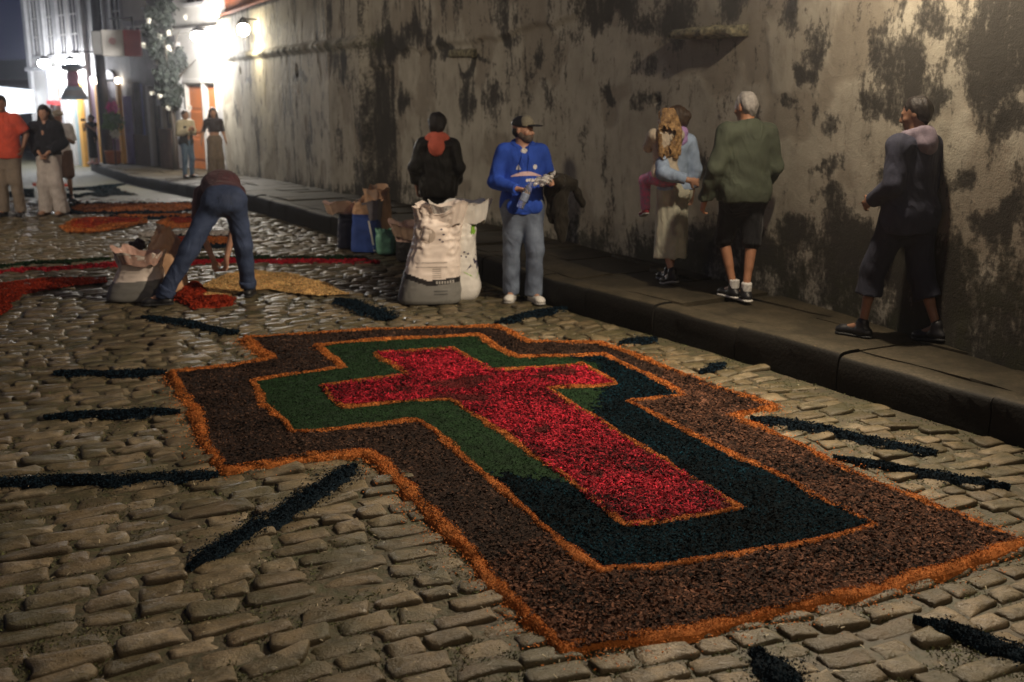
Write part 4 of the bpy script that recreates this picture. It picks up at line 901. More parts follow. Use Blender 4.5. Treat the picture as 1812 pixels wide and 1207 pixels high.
# ---- far end: lit tent, low buildings, hill
def far_left():
    b = empty('market_tent', (-19.5, 38.5, gzf(38.5)), R(8)); tag(b, 'brightly lit white tent at the far left end of the street', 'tent')
    W = emis('lit_canvas', (.88, .93, 1), 1.1)
    MB().box(-2.2, 2.2, -1.6, 1.6, 1.75, 2.55, .03).build('valance', W, b)
    m = MB(); m.add([(-2.3, -1.7, 2.56), (2.3, -1.7, 2.56), (2.3, 1.7, 2.56), (-2.3, 1.7, 2.56), (0, 0, 2.86)], [[0, 1, 4], [1, 2, 4], [2, 3, 4], [3, 0, 4], [3, 2, 1, 0]]); m.build('canopy', W, b)
    for x in (-2.15, 2.15):
        for y in (-1.55, 1.55): MB().box(x-.04, x+.04, y-.04, y+.04, 0, 1.75).build('leg', M('tent_pole', (.5, .5, .5), .4, .1, 4, 0), b)
    MB().box(-1.9, 1.9, -1.3, -1.0, .1, .95, .02).build('counter', M('stall_cloth', (.3, .1, .1), .8, .2, 4, 0), b)
    h, box = empty('far_building', (-27, 52, gzf(52)), R(10)), None; tag(h, 'dark low building behind the lit tent', 'building')
    MB().box(-12, 5, -3, 3, -.5, 3.0).build('wall', M('far_dark_plaster', (.06, .055, .06), .9, .2, 2, 0), h)
    MB().box(-12.3, 5.3, -3.3, 3.3, 3.0, 3.25).build('roof', M('far_roof', (.05, .03, .025), .9, .2, 2, 0), h)
    for k in range(5): MB().box(-9+k*2.6, -8.2+k*2.6, -3.05, -2.98, .4, 2.2).build('window', emis('dim_window', (1, .7, .4), .25), h)
    xs = np.linspace(-300, 150, 60); V = []; 
    for x in xs: hh = 9+9*float(vn(np.array([[x*.012, 3., 1.]]), 5)[0]); V += [(x, 190, -8), (x, 240, hh), (x, 330, -8)]
    F = [[3*i, 3*i+3, 3*i+4, 3*i+1] for i in range(59)]+[[3*i+1, 3*i+4, 3*i+5, 3*i+2] for i in range(59)]
    o = link('hill', mesh('hill', V, np.array(F), [M('night_hill', (.02, .022, .02), .95, .3, .05, 0)], True)); tag(o, kind='structure')
far_left()

def halo_haze():  # thin volume added for the halos it gives the lamps
    m = bpy.data.materials.new('halo_haze'); m.use_nodes = True; t = m.node_tree; t.nodes.clear(); o = t.nodes.new('ShaderNodeOutputMaterial'); v = t.nodes.new('ShaderNodeVolumePrincipled')
    v.inputs['Color'].default_value = (.9, .92, 1, 1); v.inputs['Density'].default_value = HALO_DENSITY; v.inputs['Anisotropy'].default_value = .86; t.links.new(v.outputs[0], o.inputs['Volume'])
    b = MB().box(-60, 30, -12, 260, -12, 26).build('halo_haze', m); tag(b, kind='stuff')
HALO_DENSITY = .0012
halo_haze()
# ================================================================ PEOPLE: implicit surfaces meshed by surface nets
class SDF:
    def __init__(s, lo, hi, h):
        s.lo = np.array(lo, float); s.h = h; s.n = np.ceil((np.array(hi)-s.lo)/h).astype(int)+1
        s.ax = [s.lo[i]+np.arange(s.n[i])*h for i in range(3)]; s.F = np.full(s.n, .3, np.float32)
    def sub(s, lo, hi, pad):
        sl = []
        for i in range(3):
            a = int(max(0, math.floor((lo[i]-pad-s.lo[i])/s.h))); b = int(min(s.n[i], math.ceil((hi[i]+pad-s.lo[i])/s.h)+1)); sl.append(slice(a, max(a, b)))
        g = [s.ax[i][sl[i]] for i in range(3)]
        return tuple(sl), g[0][:, None, None], g[1][None, :, None], g[2][None, None, :]
    def comb(s, sl, d, k, op):
        if op == 'u':
            a = s.F[sl]; hh = np.clip(k-np.abs(a-d), 0, None)/k; s.F[sl] = np.minimum(a, d)-hh*hh*k*.25
        elif op == 's':
            a = s.F[sl]; d = -d; hh = np.clip(k-np.abs(a-d), 0, None)/k; s.F[sl] = np.maximum(a, d)+hh*hh*k*.25
    def cone(s, a, b, ra, rb=None, k=.02, flat=None, op='u', capb=False, capa=False):
        rb = ra if rb is None else rb; a = np.array(a, float); b = np.array(b, float); R_ = max(ra, rb)
        sl, x, y, z = s.sub(np.minimum(a, b)-R_, np.maximum(a, b)+R_, k+.03)
        if s.F[sl].size == 0: return s
        X = [x-a[0], y-a[1], z-a[2]]; ba = b-a
        if flat is not None:
            f = np.array(flat[:3], float); f /= np.linalg.norm(f); q = X[0]*f[0]+X[1]*f[1]+X[2]*f[2]; g = 1/flat[3]-1
            X = [X[i]+q*g*f[i] for i in range(3)]; ba = ba+f*(ba@f)*g
        t_ = (X[0]*ba[0]+X[1]*ba[1]+X[2]*ba[2])/max(ba@ba, 1e-9); t = np.clip(t_, 0, 1)
        d = np.sqrt((X[0]-t*ba[0])**2+(X[1]-t*ba[1])**2+(X[2]-t*ba[2])**2)-(ra+(rb-ra)*t)
        if flat is not None: d = d*(.5+.5*flat[3])
        L = math.sqrt(ba@ba)
        if capb: d = np.maximum(d, (t_-1)*L)
        if capa: d = np.maximum(d, -t_*L)
        s.comb(sl, d.astype(np.float32), k, op); return s
    def ell(s, c, r, Rm=None, k=.02, op='u'):
        c = np.array(c, float); r = np.array(r, float); m = r.max()
        sl, x, y, z = s.sub(c-m, c+m, k+.03)
        if s.F[sl].size == 0: return s
        X = [x-c[0], y-c[1], z-c[2]]
        if Rm is not None: X = [X[0]*Rm[0][i]+X[1]*Rm[1][i]+X[2]*Rm[2][i] for i in range(3)]
        q = np.sqrt((X[0]/r[0])**2+(X[1]/r[1])**2+(X[2]/r[2])**2); g = np.sqrt((X[0]/r[0]**2)**2+(X[1]/r[1]**2)**2+(X[2]/r[2]**2)**2)+1e-6
        d = q*(q-1)/g; d = np.where(q < .05, -r.min(), d)
        s.comb(sl, d.astype(np.float32), k, op); return s
    def cut(s, p, n):   # remove what lies on the side n points to
        n = np.array(n, float); n /= np.linalg.norm(n); x, y, z = s.ax[0][:, None, None], s.ax[1][None, :, None], s.ax[2][None, None, :]
        s.F = np.maximum(s.F, ((x-p[0])*n[0]+(y-p[1])*n[1]+(z-p[2])*n[2]).astype(np.float32)); return s
    def folds(s, amp, f=(14, 14, 6), seed=0, warp=.6):
        x, y, z = s.ax[0][:, None, None], s.ax[1][None, :, None], s.ax[2][None, None, :]; o = seed*1.7
        w = np.sin(x*9+z*7+o)+np.sin(y*11-z*5+o*2)
        v = np.sin(x*f[0]+y*f[1]*.6+z*f[2]+o+w*warp)*np.sin(y*f[1]-x*f[0]*.4+z*f[2]*1.3+o*3+w*warp*1.3)+.5*np.sin(x*f[0]*2.1-z*f[2]*2.3+w*1.7+o)*np.sin(y*f[1]*2+z*f[2]*1.1)
        s.F = s.F+(v*amp).astype(np.float32); return s
    def mesh(s):
        F = s.F; I = F < 0
        c = [F[i:F.shape[0]-1+i, j:F.shape[1]-1+j, k:F.shape[2]-1+k] for i in (0, 1) for j in (0, 1) for k in (0, 1)]
        S = sum((q < 0).astype(np.int8) for q in c); cell = (S > 0) & (S < 8); ii = np.argwhere(cell)
        if len(ii) == 0: return np.zeros((0, 3)), np.zeros((0, 4), int)
        v = np.stack([q[cell] for q in c], 1).astype(float); off = np.array([(i, j, k) for i in (0, 1) for j in (0, 1) for k in (0, 1)], float)
        acc = np.zeros((len(ii), 3)); cnt = np.zeros(len(ii))
        for a in range(8):
            for b in range(a+1, 8):
                if np.abs(off[a]-off[b]).sum() != 1: continue
                m = (v[:, a] < 0) != (v[:, b] < 0); t = np.where(m, v[:, a]/np.where(m, v[:, a]-v[:, b], 1), 0)
                acc += np.where(m[:, None], off[a]+(off[b]-off[a])*t[:, None], 0); cnt += m
        P = s.lo+(ii+acc/cnt[:, None])*s.h
        idx = np.full(cell.shape, -1, np.int64); idx[cell] = np.arange(len(ii)); Q = []
        for ax in range(3):
            sh = [slice(None)]*3; a_ = list(sh); b_ = list(sh); a_[ax] = slice(0, -1); b_[ax] = slice(1, None)
            m = I[tuple(a_)] != I[tuple(b_)]; e = np.argwhere(m); inn = I[tuple(a_)][m]
            o1, o2 = [(1, 2), (2, 0), (0, 1)][ax]
            ok = (e[:, o1] > 0) & (e[:, o2] > 0) & (e[:, o1] < F.shape[o1]-1) & (e[:, o2] < F.shape[o2]-1); e = e[ok]; inn = inn[ok]
            def at(d1, d2):
                q = e.copy(); q[:, o1] += d1; q[:, o2] += d2; return idx[q[:, 0], q[:, 1], q[:, 2]]
            f = np.stack([at(-1, -1), at(0, -1), at(0, 0), at(-1, 0)], 1); f[~inn] = f[~inn][:, ::-1]; Q.append(f)
        Q = np.concatenate(Q); Q = Q[(Q >= 0).all(1)]
        return P, Q
def rotm(yaw=0, pitch=0, roll=0): return np.array(Matrix.Rotation(yaw, 3, 'Z') @ Matrix.Rotation(pitch, 3, 'X') @ Matrix.Rotation(roll, 3, 'Y'))
A = lambda *v: np.array(v, float)
def lerp(a, b, t): return np.array(a)*(1-t)+np.array(b)*t
def stand(**kw):
    """joints of a 1.75 m figure: front = -Y, its left = +X"""
    J = dict(pel=A(0, 0, .96), wai=A(0, 0, 1.10), che=A(0, .0, 1.30), nek=A(0, .01, 1.475), head=A(0, -.01, 1.635),
             sh_l=A(.175, .01, 1.42), sh_r=A(-.175, .01, 1.42), el_l=A(.23, .03, 1.14), el_r=A(-.23, .03, 1.14), wr_l=A(.24, -.05, .90), wr_r=A(-.24, -.05, .90),
             hip_l=A(.085, 0, .93), hip_r=A(-.085, 0, .93), kn_l=A(.10, -.02, .50), kn_r=A(-.10, -.02, .50), an_l=A(.11, .02, .085), an_r=A(-.11, .02, .085),
             toe_l=A(.14, -.15, .03), toe_r=A(-.14, -.15, .03), hd_l=None, hd_r=None, hn_l=A(-1, 0, 0), hn_r=A(1, 0, 0), curl_l=.5, curl_r=.5,
             front=A(0, -1, 0), hfront=A(0, -1, 0), yaw=0., pitch=0., bulk=1.)
    for k, v in kw.items(): J[k] = A(*v) if isinstance(v, tuple) else v
    for s in 'lr':
        if J['hd_'+s] is None: d = J['wr_'+s]-J['el_'+s]; J['hd_'+s] = d/np.linalg.norm(d)
    return J
def ptsof(J): return np.array([J[k] for k in ('pel', 'che', 'head', 'sh_l', 'sh_r', 'el_l', 'el_r', 'wr_l', 'wr_r', 'kn_l', 'kn_r', 'an_l', 'an_r', 'toe_l', 'toe_r', 'hip_l', 'hip_r')]+[J['wr_l']+J['hd_l']*.2, J['wr_r']+J['hd_r']*.2])
def field(J, h, pad=.16):
    P = ptsof(J); lo = P.min(0)-pad; hi = P.max(0)+pad; lo[2] = max(lo[2], -.03); return SDF(lo, hi, h)
def torso(f, J, i=0., k=.05, hips=True):
    b = J['bulk']; fr = tuple(J['front'])
    f.cone(lerp(J['wai'], J['che'], .35), lerp(J['che'], J['nek'], .25), .135*b+i, .15*b+i, k, fr+(.68,))
    f.cone(J['pel'], lerp(J['wai'], J['che'], .4), .15*b+i, .128*b+i, k, fr+(.74,))
    f.cone(lerp(J['sh_l'], J['sh_r'], .06), lerp(J['sh_r'], J['sh_l'], .06), .055+i*.8, None, k)
    f.cone(lerp(J['sh_l'], J['sh_r'], .25), lerp(J['nek'], J['head'], .1), .05+i*.6, .045+i*.4, .04); f.cone(lerp(J['sh_r'], J['sh_l'], .25), lerp(J['nek'], J['head'], .1), .05+i*.6, .045+i*.4, .04)
    if hips:
        c = (J['hip_l']+J['hip_r'])/2; back = -np.array(J['hfront'])
        for s in 'lr': f.ell(J['hip_'+s]+back*.045+A(0, 0, .02), (.085*b+i, .085*b+i, .10*b+i), None, k)
def legs(f, J, i=0., ia=None, k=.03, to=1., sides='lr', knee=None):
    ia = i if ia is None else ia; b = J['bulk']; ik = (i+ia)/2 if knee is None else knee
    for s in sides:
        hp, kn, an = J['hip_'+s], J['kn_'+s], J['an_'+s]
        f.cone(hp, kn, .085*b+i, .052+ik, .06)
        if to >= 1:
            f.cone(kn, an, .05+ik, .036+ia, .03)
            if ia < .02: f.cone(lerp(kn, an, .15)+A(0, .012, 0), lerp(kn, an, .5)+A(0, .01, 0), .045+ik, .035+ik, .03)
        elif to > .5:
            e = lerp(kn, an, (to-.5)*2); f.cone(kn, e, .052+ik, .052+ia, .03, capb=True)
        else:
            e = lerp(hp, kn, to*2); f.cone(hp, e, .085*b+i, .07+ia, .05, capb=True)
def arms(f, J, i=0., ie=None, k=.03, to=1., sides='lr', blouse=0):
    ie = i if ie is None else ie
    for s in sides:
        sh, el, wr = J['sh_'+s], J['el_'+s], J['wr_'+s]
        if to >= 1:
            f.cone(sh, el, .052+i, .040+i, .035); f.cone(el, wr, .041+i, .027+ie, .025, capb=(i > .01))
        elif to > .5: f.cone(sh, el, .052+i, .041+i, .035); f.cone(el, lerp(el, wr, (to-.5)*2), .041+i, .036+ie, .025, capb=True)
        else: f.cone(sh, lerp(sh, el, to*2), .054+i, .048+i+.01, .035, capb=True)
def hand(f, w, d, n, curl=.5, side=1, sc=1., spread=.5):
    """w wrist, d along the hand, n out of the palm; side=+1 when the thumb lies on d x n"""
    d = np.array(d)/np.linalg.norm(d); n = np.array(n)-np.dot(n, d)*d; n /= np.linalg.norm(n); a = np.cross(d, n)*side   # a = thumb side
    f.ell(w+d*.05*sc, (.052*sc, .04*sc, .016*sc), np.stack([d, a, n], 1), .012); f.cone(w-d*.02, w+d*.03*sc, .026, .022*sc, .015, tuple(n)+(.75,))
    for j, (o, L) in enumerate(((.03, .072), (.010, .08), (-.011, .075), (-.031, .058))):
        b = w+d*.088*sc+a*o*sc; c1 = curl*(1+.12*j); d1 = d*math.cos(c1*.8)+n*math.sin(c1*.8)+a*o*spread*2; p1 = b+d1*L*.5*sc; d2 = d*math.cos(c1*2)+n*math.sin(c1*2)
        p2 = p1+d2*L*.32*sc; d3 = d*math.cos(c1*2.9)+n*math.sin(c1*2.9); p3 = p2+d3*L*.22*sc
        f.cone(b, p1, .0098*sc, .0088*sc, .005); f.cone(p1, p2, .0088*sc, .008*sc, .004); f.cone(p2, p3, .008*sc, .007*sc, .004)
    t0 = w+d*.03*sc+a*.028*sc; t1 = t0+(d*.6+a*.75+n*.25)*.04*sc; t2 = t1+(d*.85+a*.1+n*(.2+.5*curl))*.034*sc
    f.cone(t0, t1, .014*sc, .0115*sc, .008); f.cone(t1, t2, .0112*sc, .0085*sc, .004)
def headrot(J): return rotm(J['yaw'], J['pitch'])
def head(f, J, sc=1.):
    Rm = headrot(J); c = J['head']; T = lambda x, y, z: c+Rm@(A(x, y, z)*sc)
    f.ell(T(0, .012, .03), A(.074, .094, .088)*sc, Rm, .02); f.ell(T(0, -.03, -.035), A(.056, .062, .075)*sc, Rm, .035)
    f.ell(T(0, -.068, -.085), A(.024, .02, .018)*sc, Rm, .025)                                   # chin
    f.ell(T(0, -.078, .022), A(.05, .018, .014)*sc, Rm, .02)                                     # brow
    for s in (-1, 1):
        f.ell(T(s*.031, -.094, .002), A(.018, .014, .013)*sc, Rm, .012, 's'); f.ell(T(s*.030, -.078, .001), A(.013, .012, .011)*sc, Rm, .006)
        f.ell(T(s*.045, -.062, -.022), A(.02, .018, .018)*sc, Rm, .02); f.ell(T(s*.075, .012, -.005), A(.010, .018, .029)*sc, Rm, .006)
    f.cone(T(0, -.088, .012), T(0, -.108, -.026), .009*sc, .0125*sc, .012); f.ell(T(0, -.098, -.03), A(.018, .012, .009)*sc, Rm, .008)
    f.ell(T(0, -.088, -.053), A(.022, .011, .006)*sc, Rm, .006); f.ell(T(0, -.086, -.064), A(.018, .011, .007)*sc, Rm, .006)
    f.cone(J['nek']-A(0, 0, .02), T(0, .02, -.04), .056, .052*sc, .03)
def body(J, h, sc=1., feet=True):
    f = field(J, h); torso(f, J, -.012); arms(f, J, -.002); legs(f, J, -.006)
    head(f, J, sc)
    for s, sg in (('l', -1), ('r', 1)):
        hand(f, J['wr_'+s], J['hd_'+s], J['hn_'+s], J['curl_'+s], J.get('ts_'+s, sg))
        f.cone(J['an_'+s], lerp(J['an_'+s], J['toe_'+s], .9), .034, .026, .03)
    return f
def emit(name, f, mat, parent, smooth=True):
    P, Q = f.mesh(); m = [mat] if not isinstance(mat, list) else mat
    o = link(name, mesh(name, P, Q, m, smooth), parent); return o
def shoe(J, s, mat, sole, parent, h, hi=.0):
    an, to = J['an_'+s], J['toe_'+s]; f = field(J, h); d = (to-an)*[1, 1, 0]; d /= np.linalg.norm(d); z0 = min(to[2], an[2]-.055); pit = (to[2]-.03-(an[2]-.085))
    heel = an-d*.045+A(0, 0, -.048); ball = to-d*.03+A(0, 0, .008)
    f.cone(heel, ball, .040, .042, .03, (0, 0, 1, .85)); f.ell(to, (.048, .048, .032), None, .03); f.cone(an+A(0, 0, .02+hi), an+A(0, 0, -.03), .047, .05, .03)
    o = emit('shoe', f, mat, parent)
    g = field(J, h); g.cone(heel+A(0, 0, -.028), ball+A(0, 0, -.034), .048, .050, .02, (0, 0, 1, .3)); g.ell(to+A(0, 0, -.025), (.052, .052, .014), None, .02)
    emit('sole', g, sole, o)
def hair(J, h, mat, parent, kind='short', sc=1., name='hair', length=.3):
    f = field(J, h); Rm = headrot(J); c = J['head']; T = lambda x, y, z: c+Rm@(A(x, y, z)*sc)
    f.ell(T(0, .02, .042), A(.082, .098, .09)*sc, Rm, .01)
    f.ell(T(0, .055, .0), A(.07, .058, .085)*sc, Rm, .03)
    f.ell(T(0, -.115, -.03), A(.09, .09, .085)*sc, Rm, .02, 's')
    if kind == 'long':
        for a in np.linspace(-1.15, 1.15, 7):
            p0 = T(.07*math.sin(a), .045+.035*math.cos(a), .02); p1 = c+A(*(Rm@(A(.11*math.sin(a), .07+.04*math.cos(a), 0)*sc)))+A(0, 0, -.15); p2 = p1+A(0, .01, -length+.12+.03*math.cos(a*5))
            f.cone(p0, p1, .04, .042, .03); f.cone(p1, p2, .042, .026, .03)
    if kind == 'bun': f.ell(T(0, .12, .03), A(.045, .045, .05)*sc, Rm, .02); f.ell(T(.0, .10, -.03), A(.04, .04, .05)*sc, Rm, .02)
    if kind == 'full': f.ell(T(0, .03, .05), A(.1, .11, .1)*sc, Rm, .02); f.ell(T(0, .07, -.01), A(.09, .07, .09)*sc, Rm, .02); f.ell(T(0, -.125, -.035), A(.09, .09, .085)*sc, Rm, .02, 's')
    f.folds(.006 if kind != 'long' else .009, (60, 60, 18), 3, 1.)
    return emit(name, f, mat, parent)
def eyes(J, parent, sc=1.):
    Rm = headrot(J); c = J['head']
    for s in (-1, 1):
        p = c+Rm@(A(s*.030, -.0865, .002)*sc); MB().lathe([(.001, -.005), (.005, -.003), (.006, 0), (.005, .003), (.001, .005)], tuple(p), 8).build('eye', M('eye_dark', (.015, .012, .01), .25, .1, 4, 0), parent, True)
def person(label, px, py, rz, H=1.75, base=0.): 
    p = empty('person', (px, py, gzf(py)+base), rz); p.scale = (H/1.75,)*3; tag(p, label, 'person'); return p
SK = M('skin', (.48, .26, .17), .5, .12, 20, .1, 90, .003); SKD = M('brown_skin', (.27, .14, .085), .5, .12, 20, .1, 90, .003)
def cloth(name, col, rough=.85, var=.18): return M(name, col, rough, var, 9, .35, 120, .003, spec=.25, sheen=.1, wrinkle=.75)
HAIRD = M('dark_hair', (.018, .012, .009), .55, .4, 40, .5, 90, .01); HAIRG = M('grey_hair', (.3, .28, .26), .6, .3, 50, .5, 90, .01)
HAIRB = M('brown_hair', (.05, .028, .015), .55, .4, 40, .5, 90, .01); HAIRC = M('curly_golden_hair', (.36, .22, .09), .55, .55, 22, .7, 40, .02, col2=(.1, .05, .02))
WSHOE = M('white_shoe', (.75, .72, .66), .5, .1, 20, .1, 60); BSHOE = M('black_shoe', (.015, .015, .017), .45, .2, 20, .1, 60); RUB = M('rubber_sole', (.35, .34, .32), .6, .1, 10, .1, 50); DRUB = M('dark_sole', (.02, .02, .02), .7, .1, 10, .1, 50)
from mathutils.bvhtree import BVHTree
def decal(obj, polys, name, mat, off=.004, org=-1., axis=1, rot=0):
    """flat print laid on the front of a garment: polys in (x, z)"""
    me = obj.data; bv = BVHTree.FromPolygons([v.co[:] for v in me.vertices], [p.vertices[:] for p in me.polygons])
    V = []; F = []; c, s = math.cos(rot), math.sin(rot)
    for P in polys:
        n0 = len(V); ok = True; Q = []
        for (x, z) in P:
            o = Vector((x*c+org*-s*-1*0, 0, z)); o = Vector((x*c-org*s*1, x*s+org*c, z)); d = Vector((s, -c, 0))*(1 if org > 0 else -1)
            h = bv.ray_cast(o, d)
            if h[0] is None: ok = False; break
            Q.append(h[0]-d*off)
        if ok: V += [tuple(q) for q in Q]; F.append(list(range(n0, len(V))))
    if F:
        m = MB(); m.add(V, F); return m.build(name, mat, obj)
def strip(cx, cz, w, h, nx=10, bend=lambda t: 0, thick=lambda t: 1.):
    out = []
    for i in range(nx):
        a, b = i/nx, (i+1)/nx; q = lambda t, s: (cx+(t-.5)*w, cz+bend(t)+s*h*thick(t)/2); out.append([q(a, -1), q(b, -1), q(b, 1), q(a, 1)])
    return out
def garment_top(J, h, mat, parent, i=.022, ia=.018, hem=.9, to=1., name='shirt', k=.05, fold=.004, neck=True, seed=1, hood=None, loose=0):
    f = field(J, h, .2); torso(f, J, i, k); arms(f, J, ia, ia*.9, to=to)
    if loose: f.cone(J['pel']+A(0, 0, -.08), lerp(J['wai'], J['che'], .5), .16*J['bulk']+i+loose, .14*J['bulk']+i+loose*.6, .05, tuple(J['front'])+(.74,))
    if hem is not None: f.cut((0, 0, hem), (0, 0, -1))
    nz = J['nek']; c = J['head']-J['nek']; f.cut(nz+c*.32, c)
    if fold: f.folds(fold, (16, 16, 10), seed)
    return emit(name, f, mat, parent)
def garment_pants(J, h, mat, parent, i=.016, ia=.02, top=1.02, to=1., name='trousers', fold=.003, seed=2, knee=None, ank=.07):
    f = field(J, h, .2); b = J['bulk']
    f.cone(J['pel'], lerp(J['pel'], J['wai'], .7), .15*b+i, .14*b+i, .04, tuple(J['front'])+(.74,))
    back = -np.array(J['hfront'])
    for s in 'lr': f.ell(J['hip_'+s]+back*.045+A(0, 0, .01), (.088*b+i, .088*b+i, .10*b+i), None, .05)
    legs(f, J, i, ia, .03, to, knee=knee)
    if top is not None: f.cut((0, 0, top), (0, 0, 1))
    if to >= 1: f.cut((0, 0, ank), (0, 0, -1))
    if fold: f.folds(fold, (12, 12, 9), seed)
    return emit(name, f, mat, parent)
def skirt(J, h, mat, parent, z1=1.02, z0=.3, r0=.17, r1=.24, name='skirt', fold=.009, seed=3, flat=.8, shift=(0, 0)):
    f = field(J, h, .25); p = J['pel']; f.cone((p[0], p[1], z1), (p[0]+shift[0], p[1]+shift[1], z0), r0, r1, .03, (0, 1, 0, flat))
    for s in 'lr': f.ell(J['hip_'+s]+A(0, .05, 0), (.1, .1, .12), None, .06)
    f.cut((0, 0, z1), (0, 0, 1)); f.cut((0, 0, z0), (0, 0, -1)); f.folds(fold, (34, 34, 1.2), seed, .5)
    return emit(name, f, mat, parent)
def hoodband(J, h, mat, parent, r=.05, name='hood', back=.1, drop=.0):
    f = field(J, h, .2); n = J['nek']; Rb = np.array(J['front']); side = np.cross(Rb, A(0, 0, 1)); side /= np.linalg.norm(side)+1e-9
    P = [n+Rb*math.cos(a)*.075+side*math.sin(a)*.085+A(0, 0, .005-.03*math.cos(a)+.0) for a in np.linspace(-2.9, 2.9, 12)+0]
    P = [n-Rb*math.cos(a)*.08+side*math.sin(a)*.09+A(0, 0, .012+.035*math.cos(a)) for a in np.linspace(-2.6, 2.6, 13)]
    for a, b in zip(P[:-1], P[1:]): f.cone(a, b, r*.62, None, .02)
    f.ell(n-Rb*back+A(0, 0, -.035-drop), (.10, .075, .085+drop), None, .04); f.folds(.005, (26, 26, 22), 5)
    return emit(name, f, mat, parent)
# ---------- 1 bending man
def bending_man():
    p = person('man bending over to scoop sawdust, seen from behind, blue jeans and maroon shirt', -2.956, 10.233, pi+.28, 1.78); h = .0095
    J = stand(pel=(-.21, .04, .985), wai=(-.20, -.10, 1.085), che=(-.19, -.36, 1.09), nek=(-.18, -.58, .96), head=(-.17, -.69, .84), sh_l=(-.005, -.50, .97), sh_r=(-.355, -.50, .97),
              el_l=(.035, -.46, .66), el_r=(-.30, -.46, .66), wr_l=(-.08, -.41, .33), wr_r=(-.205, -.41, .33), hip_l=(-.115, .04, .93), hip_r=(-.305, .03, .93), kn_l=(.135, .09, .51), kn_r=(-.36, -.03, .50),
              an_l=(.39, .106, .09), an_r=(-.39, -.106, .09), toe_l=(.55, .08, .035), toe_r=(-.42, -.26, .035), hd_l=(-.12, -.02, -1), hd_r=(.12, -.02, -1), hn_l=(-.8, .5, -.1), hn_r=(.8, .5, -.1), curl_l=.75, curl_r=.75,
              front=A(0, -.45, -.89), hfront=A(0, -1, 0), pitch=1.2)
    emit('body', body(J, h), SK, p)
    f = field(J, h, .2); torso(f, J, .03, .05); arms(f, J, .022, to=.4); f.cut((0, .03, .98), (0, .6, -.75)); f.folds(.004, (14, 14, 10), 4); emit('shirt', f, cloth('maroon_cloth', (.085, .03, .035)), p)
    dn = M('blue_denim', (.032, .05, .105), .8, .3, 7, .4, 150, .003, col2=(.018, .03, .07))
    f = field(J, h, .2); f.cone(J['pel']+A(0, .03, -.04), lerp(J['pel'], J['wai'], .5), .165, .155, .05, (0, -.3, .95, .8))
    for s in 'lr': f.ell(J['hip_'+s]+A(0, .06, .03), (.112, .115, .13), None, .035)
    legs(f, J, .022, .035, .04, knee=.035); f.cut((0, .02, 1.045), (0, -.55, .83)); f.cut((0, 0, .075), (0, 0, -1)); f.folds(.0045, (9, 9, 16), 6); pt = emit('trousers', f, dn, p)
    for s, _ in (('l', 0), ('r', 0)):
        decal(pt, [[(x0, .93), (x0+.12, .93), (x0+.12, 1.0), (x0, 1.0)] for x0 in ((-.16,) if s == 'l' else (-.38,))], 'back_pocket', M('dark_denim', (.022, .036, .075), .8, .3, 7), org=1.)
        a, k_ = J['an_'+s], J['kn_'+s]; f = field(J, h, .2); f.cone(lerp(a, k_, .02), lerp(a, k_, .17), .082, .086, .01, capa=True, capb=True); f.folds(.005, (20, 20, 30), 7); emit('cuff', f, dn, pt)
    f = SDF((-.34, .04, .82), (-.06, .3, 1.08), .006); f.ell((-.12, .155, .95), (.055, .03, .06)); 
    hair(J, h, HAIRD, p)
    for s in 'lr': shoe(J, s, BSHOE, DRUB, p, h, .05)
bending_man()
